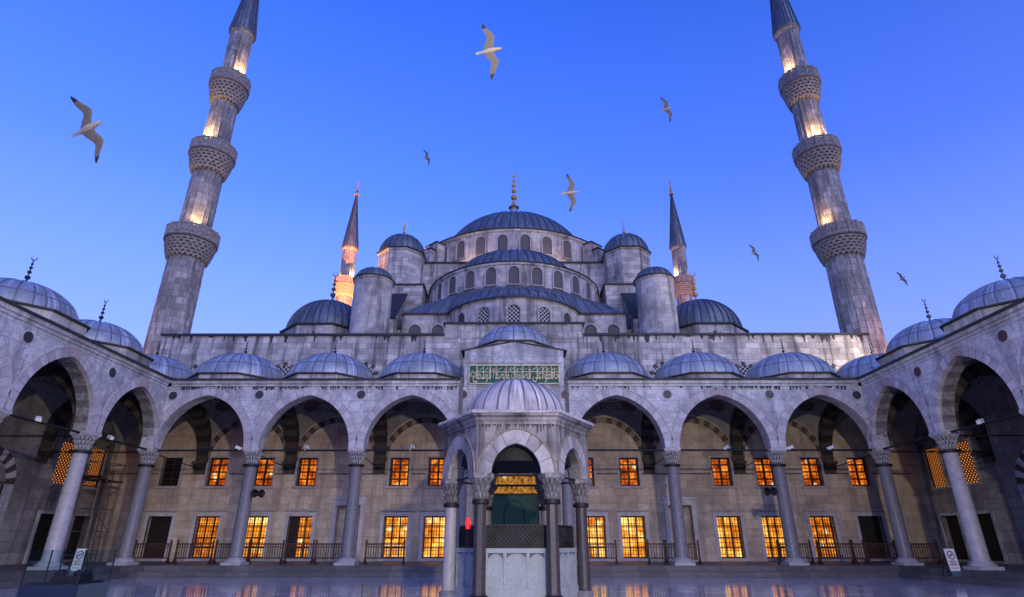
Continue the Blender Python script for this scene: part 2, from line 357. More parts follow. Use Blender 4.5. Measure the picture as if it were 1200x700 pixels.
# painted vault: pale plaster with dark roundels on the pendentives (object space = bay space)
def vault_mat():
    m, nt, b = new_mat('painted_vault')
    tc = N(nt, 'ShaderNodeTexCoord'); sep = N(nt, 'ShaderNodeSeparateXYZ'); L(nt, tc.outputs['Object'], sep.inputs[0])
    ax = N(nt, 'ShaderNodeMath', operation='ABSOLUTE'); ay = N(nt, 'ShaderNodeMath', operation='ABSOLUTE'); L(nt, sep.outputs[0], ax.inputs[0]); L(nt, sep.outputs[1], ay.inputs[0])
    cb = N(nt, 'ShaderNodeCombineXYZ'); L(nt, ax.outputs[0], cb.inputs[0]); L(nt, ay.outputs[0], cb.inputs[1])
    d = N(nt, 'ShaderNodeVectorMath', operation='DISTANCE'); L(nt, cb.outputs[0], d.inputs[0]); d.inputs[1].default_value = (1.62, 1.62, 0)
    disc = ramp(nt, d.outputs['Value'], [(.46, (1,1,1)), (.48, (0,0,0))])
    ln = N(nt, 'ShaderNodeVectorMath', operation='LENGTH'); L(nt, cb.outputs[0], ln.inputs[0])
    ringr = N(nt, 'ShaderNodeMapRange'); ringr.inputs['From Max'].default_value = 2.6; L(nt, ln.outputs['Value'], ringr.inputs['Value'])
    rings = ramp(nt, ringr.outputs[0], [(.0,(1,1,1)),(.2,(1,1,1)),(.21,(0,0,0)),(.72,(0,0,0)),(.73,(1,1,1)),(.78,(1,1,1)),(.79,(0,0,0))])
    n = N(nt, 'ShaderNodeTexNoise', i_Scale=1.6, i_Detail=5.0); L(nt, tc.outputs['Object'], n.inputs['Vector'])
    pl = ramp(nt, n.outputs['Fac'], [(.3, (.17,.16,.165)), (.7, (.26,.245,.245))])
    c = mixc(nt, rings.outputs[0], pl.outputs[0], (.10,.085,.095))
    vo = N(nt, 'ShaderNodeTexVoronoi', i_Scale=4.5, feature='DISTANCE_TO_EDGE'); L(nt, tc.outputs['Object'], vo.inputs['Vector'])
    arab = ramp(nt, vo.outputs['Distance'], [(.06, (1,1,1)), (.10, (0,0,0))])
    zone = ramp(nt, ringr.outputs[0], [(.80, (0,0,0)), (.82, (.8,)*3), (.97, (.8,)*3), (.99, (0,0,0))])
    mm = N(nt, 'ShaderNodeMath', operation='MULTIPLY'); L(nt, arab.outputs[0], mm.inputs[0]); L(nt, zone.outputs[0], mm.inputs[1])
    c = mixc(nt, mm.outputs[0], c, (.05,.045,.055))
    c = mixc(nt, disc.outputs[0], c, (.10,.055,.06))
    L(nt, c, b.inputs['Base Color']); b.inputs['Roughness'].default_value = .9
    return m
M['vault'] = vault_mat()

# wet marble paving
def paving():
    m, nt, b = new_mat('wet_marble_paving')
    geo = N(nt, 'ShaderNodeNewGeometry')
    br = N(nt, 'ShaderNodeTexBrick', offset=.37, squash=1.0)
    br.inputs['Scale'].default_value = 1; br.inputs['Brick Width'].default_value = 1.5; br.inputs['Row Height'].default_value = .85
    br.inputs['Mortar Size'].default_value = .024; br.inputs['Color1'].default_value = (0,0,0,1); br.inputs['Color2'].default_value = (1,1,1,1)
    L(nt, geo.outputs['Position'], br.inputs['Vector'])
    n = N(nt, 'ShaderNodeTexNoise', i_Scale=.9, i_Detail=7.0, i_Roughness=.65); L(nt, geo.outputs['Position'], n.inputs['Vector'])
    mp = N(nt, 'ShaderNodeMapping'); mp.inputs['Scale'].default_value = (.5, 2.4, 1); L(nt, geo.outputs['Position'], mp.inputs['Vector'])
    n2 = N(nt, 'ShaderNodeTexNoise', i_Scale=1.3, i_Detail=6.0, i_Distortion=1.0); L(nt, mp.outputs[0], n2.inputs['Vector'])
    c = mixc(nt, br.outputs['Color'], (.58,.59,.62), (.80,.81,.84))
    c = mixc(nt, ramp(nt, n2.outputs['Fac'], [(.42,(0,0,0)),(.62,(.75,)*3)]).outputs[0], c, (.25,.26,.30))
    c = mixc(nt, ramp(nt, n.outputs['Fac'], [(.40,(0,0,0)),(.58,(.55,)*3)]).outputs[0], c, (.20,.20,.235))
    c = mixc(nt, br.outputs['Fac'], c, (.035,.035,.04))
    L(nt, c, b.inputs['Base Color'])
    rr = ramp(nt, n.outputs['Fac'], [(.35, (.04,)*3), (.68, (.16,)*3)]); L(nt, rr.outputs[0], b.inputs['Roughness'])
    b.inputs['Specular IOR Level'].default_value = .85
    b1 = N(nt, 'ShaderNodeBump', i_Strength=.35, i_Distance=.015, invert=True); L(nt, br.outputs['Fac'], b1.inputs['Height'])
    b2 = N(nt, 'ShaderNodeBump', i_Strength=.12, i_Distance=.02); L(nt, n2.outputs['Fac'], b2.inputs['Height']); L(nt, b1.outputs[0], b2.inputs['Normal'])
    L(nt, b2.outputs[0], b.inputs['Normal'])
    return m
M['paving'] = paving()
M['earth'] = plain('city_ground', (.09,.085,.08), .9, var=.4, scale=.2)

# ------------------------------------------------------------------ shape helpers
def arc_side(half, rise, t, n):
    """left half of a pointed arch offset outward by t: springing -> crown"""
    R = (half*half + rise*rise)/(2*half); c = R - half; Ro = R + t
    a1 = acos(max(-1, min(1, -c/Ro)))
    return [(c + Ro*cos(pi + (a1-pi)*i/n), Ro*sin(pi + (a1-pi)*i/n)) for i in range(n+1)]
def arch_pts(half, rise, n=10, t=0):
    l = arc_side(half, rise, t, n)
    return l + [(-x, z) for x, z in l[-2::-1]]
def arch_height(half, rise, x):
    R = (half*half + rise*rise)/(2*half); c = R - half
    return sqrt(max(0, R*R - (abs(x)+c)**2))

def arch_wall(mb, F, u0, u1, zt, arches, v0, v1, n=12, mat=0, msoff=0):
    arches = sorted(arches); cur = u0
    zs = arches[0][2]
    for (uc, half, z0, rise) in arches:
        ua = uc - half
        mb.box(cur, ua, v0, v1, z0, zt, mat, F)
        pts = [(uc+x, z0+z) for x, z in arch_pts(half, rise, n)]
        for (xa, za), (xb, zb) in zip(pts, pts[1:]):
            for v in (v0, v1):
                mb.quad(F(xa,v,za), F(xb,v,zb), F(xb,v,zt), F(xa,v,zt), mat)
            mb.quad(F(xa,v0,za), F(xa,v1,za), F(xb,v1,zb), F(xb,v0,zb), msoff)
            mb.quad(F(xa,v0,zt), F(xb,v0,zt), F(xb,v1,zt), F(xa,v1,zt), mat)
        cur = uc + half
    mb.box(cur, u1, v0, v1, zs, zt, mat, F)

def voussoirs(mb, F, uc, z0, half, rise, t, v0, v1, nb, mats=(0,1), sub=2, key=None, joint=None, jw=.014):
    inn = arc_side(half, rise, 0, nb*sub); out = arc_side(half, rise, t, nb*sub)
    for s in (1, -1):
        for k in range(nb):
            mt = mats[k % len(mats)]
            if key is not None and k >= nb-1: mt = key
            for q in range(sub):
                i = k*sub+q
                p = []
                for v in (v0, v1):
                    for (x, z) in (inn[i], inn[i+1], out[i+1], out[i]):
                        p.append(F(uc+s*x, v, z0+z))
                mb.hexa(p, mt)
            if joint is not None and k:
                i = k*sub; (xi, zi), (xo, zo) = inn[i], out[i]; l = hypot(xo-xi, zo-zi); tx, tz = -(zo-zi)/l*jw/2, (xo-xi)/l*jw/2
                mb.hexa([F(uc+s*x, v, z0+z) for v in (v0-.003, v0+.02) for (x, z) in ((xi-tx,zi-tz),(xi+tx,zi+tz),(xo+tx,zo+tz),(xo-tx,zo-tz))], joint)

def wall_holes(mb, F, u0, u1, z0, z1, holes, v0, v1, mat=0):
    us = sorted({u0, u1, *[h[0] for h in holes], *[h[1] for h in holes]})
    zs = sorted({z0, z1, *[h[2] for h in holes], *[h[3] for h in holes]})
    for a, b in zip(us, us[1:]):
        for c, d in zip(zs, zs[1:]):
            mu, mz = (a+b)/2, (c+d)/2
            if any(h[0] < mu < h[1] and h[2] < mz < h[3] for h in holes): continue
            for v in (v0, v1):
                mb.quad(F(a,v,c), F(b,v,c), F(b,v,d), F(a,v,d), mat)
    for (a, b, c, d) in holes:
        mb.quad(F(a,v0,c), F(a,v1,c), F(a,v1,d), F(a,v0,d), mat); mb.quad(F(b,v0,c), F(b,v1,c), F(b,v1,d), F(b,v0,d), mat)
        mb.quad(F(a,v0,c), F(b,v0,c), F(b,v1,c), F(a,v1,c), mat); mb.quad(F(a,v0,d), F(b,v0,d), F(b,v1,d), F(a,v1,d), mat)
    mb.quad(F(u0,v0,z1), F(u1,v0,z1), F(u1,v1,z1), F(u0,v1,z1), mat)

def dome_prof(a, b, n=12, z0=0, a_end=pi/2):
    return [(a*cos(a_end*i/n) if i < n or a_end < pi/2 else .001, z0 + b*sin(a_end*i/n)) for i in range(n+1)]

def finial_mb(h, mats=(0,), crescent=True):
    mb = MB(); w = h*.064
    prof = [(w*2.0,0),(w*1.2,h*.05),(w*.6,h*.12),(w*.4,h*.2)]
    z = h*.2
    for r in (1.25, .95, .8, .6):
        rr = w*r
        for q in range(7):
            a = -pi/2 + pi*q/6
            prof.append((max(w*.28, rr*cos(a)), z + rr + rr*sin(a)*.9))
        z += rr*2.05
        prof.append((w*.28, z + h*.02)); z += h*.035
    prof += [(w*.2, h*.86), (.004, h*.88)]
    mb.lathe(prof, 12)
    if crescent:
        R = h*.07; pts = [(R*sin(a)*1, 0, h*.87 + R - R*cos(a)) for a in [radians(-145 + 290*i/14) for i in range(15)]]
        mb.tube(pts, [w*.05 + w*.22*sin(pi*i/14) for i in range(15)], 6)
    return mb

FAR_Y = 31.2; SX = 19.1
def F_far(u, v, z): return (u, FAR_Y + v, z)
def F_left(u, v, z): return (-(SX + v), u, z)
def F_right(u, v, z): return (SX + v, u, z)
ZS, HALF, RISE = 6.15, 2.42, 2.85
ZC = 9.8          # arcade cornice
PLAT = .48

# ------------------------------------------------------------------ setting
mb = MB(); mb.box(-3000, 3000, -3000, 3000, -.5, -.012)
tag(mb.build('ground', M['earth'], smooth=False), 'dark open ground surrounding the mosque precinct', 'ground', kind='structure')
mb = MB(); mb.box(-26, 26, -14, 31, -.012, 0)
tag(mb.build('courtyard_paving', M['paving'], smooth=False), 'wet grey marble paving of the courtyard', 'paving', kind='structure')
mb = MB()
mb.box(-25.3, 25.3, 30.75, 37.3, 0, PLAT); mb.box(-18.2, 18.2, 30.3, 30.749, 0, .23)
mb.box(-25.3, -18.6, -2, 30.749, 0, PLAT); mb.box(18.6, 25.3, -2, 30.749, 0, PLAT)
mb.box(-18.599, -18.2, -2, 30.749, 0, .23); mb.box(18.2, 18.599, -2, 30.749, 0, .23)
tag(mb.build('portico_pavement', M['step'], smooth=False), 'two worn stone steps and raised floor under the arcades', 'steps', kind='structure')

# ------------------------------------------------------------------ arcades
def column_proto(r=.33, top=5.3, mat='column'):
    """column standing on z=0 of the platform top; returns builder functions for shaft, base and capital"""
    z0 = PLAT
    sh = MB(); sh.lathe([(r*1.0, z0+.30), (r*1.04, z0+.36), (r*1.0, z0+.45), (r*.985, z0+1.5), (r*.90, top-.08), (r*.95, top-.04), (r*.9, top)], 24)
    ba = MB(); ba.box(-.50, .50, -.50, .50, z0, z0+.13)
    ba.lathe([(.50, z0+.13), (.52, z0+.18), (.48, z0+.225), (.42, z0+.235), (.42, z0+.255), (.44, z0+.28), (.40, z0+.32), (r, z0+.33)], 24)
    ca = MB()
    ca.lathe([(r*1.02, top-.10), (r*1.25, top-.08), (r*1.28, top-.03), (r*1.25, top+.02), (r*1.02, top+.04)], 24, mat=1)
    tiers = [(top+.03, top+.24, .30, .345), (top+.24, top+.44, .345, .41), (top+.44, top+.62, .41, .47)]
    for i, (za, zb, ra, rb) in enumerate(tiers):
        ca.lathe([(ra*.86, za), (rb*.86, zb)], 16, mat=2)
        for k in range(16):
            a = 2*pi*(k + .5*(i % 2))/16; e = Vector((cos(a), sin(a), 0)); t = Vector((-sin(a), cos(a), 0)); w = .055
            p = []
            for (zz, rr, ww) in ((za, ra*.86, .01), (zb, rb*1.06, w)):
                c0 = e*rr*.7; c1 = e*rr
                p += [c0-t*ww+Vector((0,0,zz)), c1-t*ww+Vector((0,0,zz)), c1+t*ww+Vector((0,0,zz)), c0+t*ww+Vector((0,0,zz))]
            ca.hexa(p, 0)
    ca.lathe([(.47, top+.60), (.56, top+.66), (.57, top+.72)], 4, phase=pi/4)
    ca.box(-.43, .43, -.43, .43, top+.70, ZS-.002)
    o = sh.build('column', M[mat])
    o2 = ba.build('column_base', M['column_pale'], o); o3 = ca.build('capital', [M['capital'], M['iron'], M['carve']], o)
    return o
COLP = column_proto(); COLP_PALE = column_proto(mat='column_pale')
used = set()
def place_column(parent, x, y, pale=False):
    src = COLP_PALE if pale else COLP
    o = src if src.name not in used else dup(src)
    used.add(src.name)
    o.parent = parent; o.location = (x, y, 0); o.rotation_euler = (0, 0, random.choice((0, pi/2, pi)))
    return o

def vault_part(parent, F, uc, vc, a, bq, rot):
    mb = MB(); n = 14; h = 3.0
    idx = {}
    for i in range(n+1):
        for j in range(n+1):
            x = -a + 2*a*i/n; y = -bq + 2*bq*j/n
            A = arch_height(a, h, x); B = arch_height(bq, h, y)
            idx[i, j] = mb.vert((x, y, ZS + A + B - .70*A*B/h))
    for i in range(n):
        for j in range(n): mb.face((idx[i,j], idx[i+1,j], idx[i+1,j+1], idx[i,j+1]))
    o = mb.build('vault', M['vault'], parent, ang=60)
    p = F(uc, vc, 0); o.location = (p[0], p[1], 0); o.rotation_euler = (0, 0, rot)
    return o

def dome_part(parent, x, y, z, a, bq, finial='finial_dark', fh=1.15, zdrum=None, seam=24, matl='lead', oct_r=None, fin=True, matseam='seam', rowz=True, lean=0):
    """octagonal stone drum + lead dome + finial"""
    R = oct_r or a*1.04
    d = MB()
    if zdrum is not None:
        d.lathe([(R/cos(pi/8)*.985, zdrum), (R/cos(pi/8)*.985, z-.09)], 8, (x,y,0), phase=pi/8, mat=1)
        d.lathe([(R/cos(pi/8)*1.0, z-.09), (R/cos(pi/8)*1.03, z-.07), (R/cos(pi/8)*1.03, z), (a*.98, z+.06)], 8, (x,y,0), phase=pi/8, mat=2)
    pr = dome_prof(a, bq, 14, z+.03)
    d.lathe(pr, 48, (x,y,0), mat=0)
    d.ribs(pr[:-1], seam, (x,y,0), w=.05, h=.028, mat=3)
    if rowz:
        zz = z+.03+bq*sin(.42); rr = a*cos(.42)
        d.lathe([(rr+.012, zz-.022), (rr+.02, zz), (rr-.0, zz+.022)], 48, (x,y,0), mat=3, cap=False)
    o = d.build('dome', [M[matl], M['drum'], M['leadedge'], M[matseam]], parent)
    if fin:
        f = finial_mb(fh).build('finial', M[finial], o); f.location = (x, y, z+bq-.02); f.rotation_euler = (0, lean, random.uniform(-.5,.5))
    return o

def medallion(parent, F, u, z, red=False):
    mb = MB(); n = 20
    for (r, d, mt) in ((.27, .03, 1), (.23, .045, 0)):
        ring = [F(u + r*cos(2*pi*k/n), -d, z + r*sin(2*pi*k/n)) for k in range(n)]
        back = [F(u + r*cos(2*pi*k/n), .01, z + r*sin(2*pi*k/n)) for k in range(n)]
        i0 = [mb.vert(p) for p in ring]; i1 = [mb.vert(p) for p in back]
        mb.face(i0, mt)
        for k in range(n): mb.face((i0[k], i0[(k+1)%n], i1[(k+1)%n], i1[k]), mt)
    return mb.build('medallion', [M['medallion_red' if red else 'medallion'], M['voussoir']], parent, smooth=False)

def arch_ring(parent, F, uc, red=False):
    mb = MB()
    voussoirs(mb, F, uc, ZS, HALF-.015, RISE-.02, .40, -.028, .2, 11, (0, 1), key=2 if red else 3, joint=5)
    # outer moulding
    inn = arc_side(HALF-.015, RISE-.02, .40, 22); out = arc_side(HALF-.015, RISE-.02, .46, 22)
    for s in (1, -1):
        for i in range(22):
            mb.hexa([F(uc+s*x, v, ZS+z) for v in (-.05, .1) for (x, z) in (inn[i], inn[i+1], out[i+1], out[i])], 4)
    return mb.build('archivolt', [M['voussoir'], M['voussoir_grey'], M['voussoir_red'], M['voussoir'], M['voussoir_grey'], M['carve']], parent, smooth=False)

def transverse(parent, F, u, v0, v1, corb=True):
    """striped arch from a column back to the rear wall; G maps (along v, across u)"""
    def G(s, w, z): return F(u + w, s, z)
    half = (v1 - v0)/2; uc = (v0+v1)/2
    mb = MB()
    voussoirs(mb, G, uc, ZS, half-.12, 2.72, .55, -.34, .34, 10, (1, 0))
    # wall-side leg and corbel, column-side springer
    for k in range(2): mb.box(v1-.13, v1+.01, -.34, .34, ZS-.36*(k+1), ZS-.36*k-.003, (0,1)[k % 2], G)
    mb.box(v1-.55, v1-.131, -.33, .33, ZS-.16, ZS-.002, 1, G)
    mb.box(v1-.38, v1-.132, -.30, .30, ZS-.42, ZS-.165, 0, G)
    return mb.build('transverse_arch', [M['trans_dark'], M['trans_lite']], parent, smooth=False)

def tie(parent, a, b, r=.05, name='tie_rod'):
    mb = MB(); mb.tube([a, b], r, 8); return mb.build(name, M['iron'], parent)

def cornice(mb, F, u0, u1, z, m_st=0, m_ld=1):
    mb.box(u0, u1, -.06, .3, z-.34, z-.2, m_st, F)
    mb.box(u0, u1, -.14, .35, z-.197, z-.03, m_st, F)
    mb.box(u0, u1, -.24, .5, z-.027, z+.07, m_ld, F)

def grime_row(parent, F, u0, u1, z):
    """black drip crusts hanging under the cornice"""
    mb = MB(); u = u0
    rnd = random.Random(int(u0*100))
    while u < u1:
        w = rnd.uniform(.05, .16)
        if rnd.random() < .72:
            h = rnd.uniform(.08, .22); d = rnd.uniform(.012, .03)
            mb.hexa([F(u+w*.2,-d,z-h), F(u+w*.8,-d,z-h), F(u+w*.8,.02,z-h), F(u+w*.2,.02,z-h), F(u,-d-.02,z), F(u+w,-d-.02,z), F(u+w,.02,z), F(u,.02,z)])
        u += w*rnd.uniform(.9, 1.8)
        if rnd.random() < .06: u += rnd.uniform(.3, 1.0)
    return mb.build('drip_crust', M['leadedge'], parent, smooth=False)

arc_group = 'arcades round the courtyard'
# ---- far arcade (7 bays)
far = thing('arcade', 'long seven-arch arcade before the prayer hall, with green inscription panel', 'arcade', (0, 31.6, 0), arc_group)
def W(parent_obj, o):
    """keep world coordinates of a part whose thing's empty is not at the origin"""
    return o
def reroot(root):
    """parts were written in world coordinates: cancel the empty's offset"""
    mi = Matrix.Translation(-Vector(root.location))
    for c in kids(root): c.matrix_parent_inverse = mi
BAY = 5.6
fb = [-16.8, -11.2, -5.6, 0, 5.6, 11.2, 16.8]
mb = MB()
arch_wall(mb, F_far, -19.88, 19.88, ZC-.34, [(u, HALF, ZS, RISE) for u in fb], 0, .8)
mb.box(-.44, .44, .0, .8, 0, 0.001, 0, lambda u,v,z: F_far(0,.4,ZC-.5))
mb.build('front_wall', M['marble'], far, smooth=False)
mb = MB(); cornice(mb, F_far, -18.95, -2.95, ZC); cornice(mb, F_far, 2.95, 18.95, ZC)
mb.build('cornice', [M['marble'], M['leadedge']], far, smooth=False)
for (a, bq) in ((-18.6, -3.2), (3.2, 18.4)): grime_row(far, F_far, a, bq, ZC-.345)
# sloping lead roof behind the cornice
mb = MB()
mb.quad(F_far(-25.3,.3,ZC), F_far(25.3,.3,ZC), F_far(25.3,1.5,ZC+.28), F_far(-25.3,1.5,ZC+.28))
mb.quad(F_far(-25.3,1.5,ZC+.28), F_far(25.3,1.5,ZC+.28), F_far(25.3,6,ZC+.34), F_far(-25.3,6,ZC+.34))
mb.build('roof_sheet', M['lead_dark'], far, smooth=False)
for i, u in enumerate(fb):
    arch_ring(far, F_far, u, red=(u > 10))
    vault_part(far, F_far, u, 3.4, BAY/2, 2.6, 0)
for k in range(8):
    u = -19.6 + BAY*k
    place_column(far, u*.9975, 31.6)
    if k in (0, 7): continue
    medallion(far, F_far, u, 9.0, red=k in (3, 4))
for u in (-18.75, 18.75): medallion(far, F_far, u, 8.95)
for k in range(8):
    u = -19.6 + BAY*k
    transverse(far, F_far, u, .8, 6.0)
for i in range(7):
    u = fb[i]; tie(far, F_far(u-2.5, .4, 6.07), F_far(u+2.5, .4, 6.07))
for k in range(8):
    u = -19.6+BAY*k; tie(far, F_far(u, .8, 5.98), F_far(u, 6, 5.72), .028); 
# raised centre with inscription
mb = MB(); mb.box(-2.78, 2.78, -.05, 1.3, ZC-.34, 11.5, 0, F_far)
p = [F_far(-2.78,-.05,11.5), F_far(2.78,-.05,11.5), F_far(2.78,1.3,11.5), F_far(-2.78,1.3,11.5)]
mb.quad(p[0], p[1], F_far(0,-.05,12.02), F_far(0,-.05,12.02)); mb.quad(p[3], p[2], F_far(0,1.3,12.02), F_far(0,1.3,12.02))
mb.box(-2.7, 2.7, -.12, .1, 10.78, 10.9, 0, F_far)
mb.build('pediment', M['marble'], far, smooth=False)
for s in (-1, 1):
    mb = MB(); mb.box(s*2.9-.09, s*2.9+.09, -.12, .2, 6.5, 9.95, 0, F_far); mb.build('rain_pipe', M['corbel_dark'], far, smooth=False)
mb = MB()
for s in (1, -1): mb.bar(F_far(s*3.0,.58,11.5), F_far(0,.58,12.07), 1.36, .07)
mb.build('pediment_coping', M['leadedge'], far, smooth=False)
# inscription panel
mb = MB(); mb.box(-2.5, 2.5, -.11, -.04, 9.60, 10.63, 0, F_far); pan = mb.build('inscription_panel', M['green_panel'], far, smooth=False)
mb = MB()
for (a, bq, c, d) in ((-2.52,2.52,9.57,9.615),(-2.52,2.52,10.605,10.65),(-2.52,-2.475,9.57,10.65),(2.475,2.52,9.57,10.65),(-2.05,2.48,10.23,10.265),(-2.09,-2.05,9.615,10.61)):
    mb.box(a, bq, -.15, -.108, c, d, 0, F_far)
for xx in (.235, .30, .415, .512, .67, .815, .915, .16, .5, .60, .755, .86):
    x = -2.5 + 5.0*xx; mb.box(x-.014, x+.014, -.145, -.109, 9.83, 10.59, 0, F_far)
rnd = random.Random(3)
for xx in (.13,.2,.27,.345,.455,.47,.54,.585,.63,.71,.735,.78,.83,.88,.94,.965):
    x = -2.5+5.0*xx; zz = 10.40 + rnd.uniform(-.03,.05)
    pts = [F_far(x-.10+.2*t, -.135, zz-.06+.14*t+.03*sin(t*6+xx*20)) for t in (0,.25,.5,.75,1)]
    mb.tube(pts, [.008,.02,.026,.018,.008], 6)
# round knot emblem at the left end
for r in (.17, .1): mb.tube([F_far(-2.28+r*cos(2*pi*k/16), -.135, 10.11+r*1.1*sin(2*pi*k/16)) for k in range(17)], .018, 6)
mb.build('gilt_border', M['gilt'], pan, smooth=False)
FORM = {'ا':(0xFE8D,2),'ح':(0xFEA1,4),'ف':(0xFED1,4),'ظ':(0xFEC5,4),'و':(0xFEED,2),'ع':(0xFEC9,4),'ل':(0xFEDD,4),'ى':(0xFEEF,2),'ص':(0xFEB9,4),'ت':(0xFE95,4),'ة':(0xFE93,2),'س':(0xFEB1,4),'ط':(0xFEC1,4),'لا':(0xFEFB,2)}
def shape(word):
    ls = []; i = 0
    while i < len(word):
        if word[i:i+2] == 'لا': ls.append('لا'); i += 2
        else: ls.append(word[i]); i += 1
    out = []
    for i, ch in enumerate(ls):
        code, nf = FORM[ch]
        prev = i > 0 and FORM[ls[i-1]][1] == 4
        nxt = i < len(ls)-1 and nf == 4
        out.append(chr(code + ((3 if nxt else 1) if prev else (2 if nxt else 0))))
    return ''.join(out)
def text_mesh(body, width, height, name, mat, parent, ext=.02, loc=(0,0,0), rot=(pi/2,0,0)):
    cu = bpy.data.curves.new(name, 'FONT'); cu.body = body; cu.size = 1; cu.extrude = ext; cu.align_x = 'CENTER'; cu.offset = .0
    to = bpy.data.objects.new(name, cu); COL.objects.link(to)
    bpy.context.view_layer.update()
    me = bpy.data.meshes.new_from_object(to.evaluated_get(bpy.context.evaluated_depsgraph_get()))
    bpy.data.objects.remove(to)
    xs = [v.co.x for v in me.vertices]; ys = [v.co.y for v in me.vertices]
    if xs:
        sx = width/(max(xs)-min(xs)); sy = height/(max(ys)-min(ys)); mx = (max(xs)+min(xs))/2; my = min(ys)
        for v in me.vertices: v.co = ((v.co.x-mx)*sx, (v.co.y-my)*sy, v.co.z)
    me.materials.clear(); me.materials.append(M[mat]); me.name = name
    o = bpy.data.objects.new(name, me); COL.objects.link(o); o.parent = parent; o.location = loc; o.rotation_euler = rot
    return o
verse = ' '.join(shape(w)[::-1] for w in reversed('حافظوا على الصلوات والصلاة الوسطى'.split()))
text_mesh(verse, 4.75, .78, 'lettering', 'gilt', pan, .02, loc=F_far(.1, -.13, 9.65))
# domes of the far arcade
for i, u in enumerate(fb):
    if u == 0: continue
    dome_part(far, u, 34.45, 10.42, 2.6, 1.78, zdrum=9.9, finial='finial_dark', lean=random.uniform(-.02,.02))
dome_part(far, 0, 34.6, 12.5, 2.32, 1.55, zdrum=9.9, fin=False, seam=22)
for s in (-1, 1): dome_part(far, s*22.3, 34.45, 10.42, 2.6, 1.7, zdrum=9.9, finial='finial_dark' if s < 0 else 'finial_grey')
for s in (-1, 1): vault_part(far, F_far, s*22.4, 3.4, 2.75, 2.6, 0)

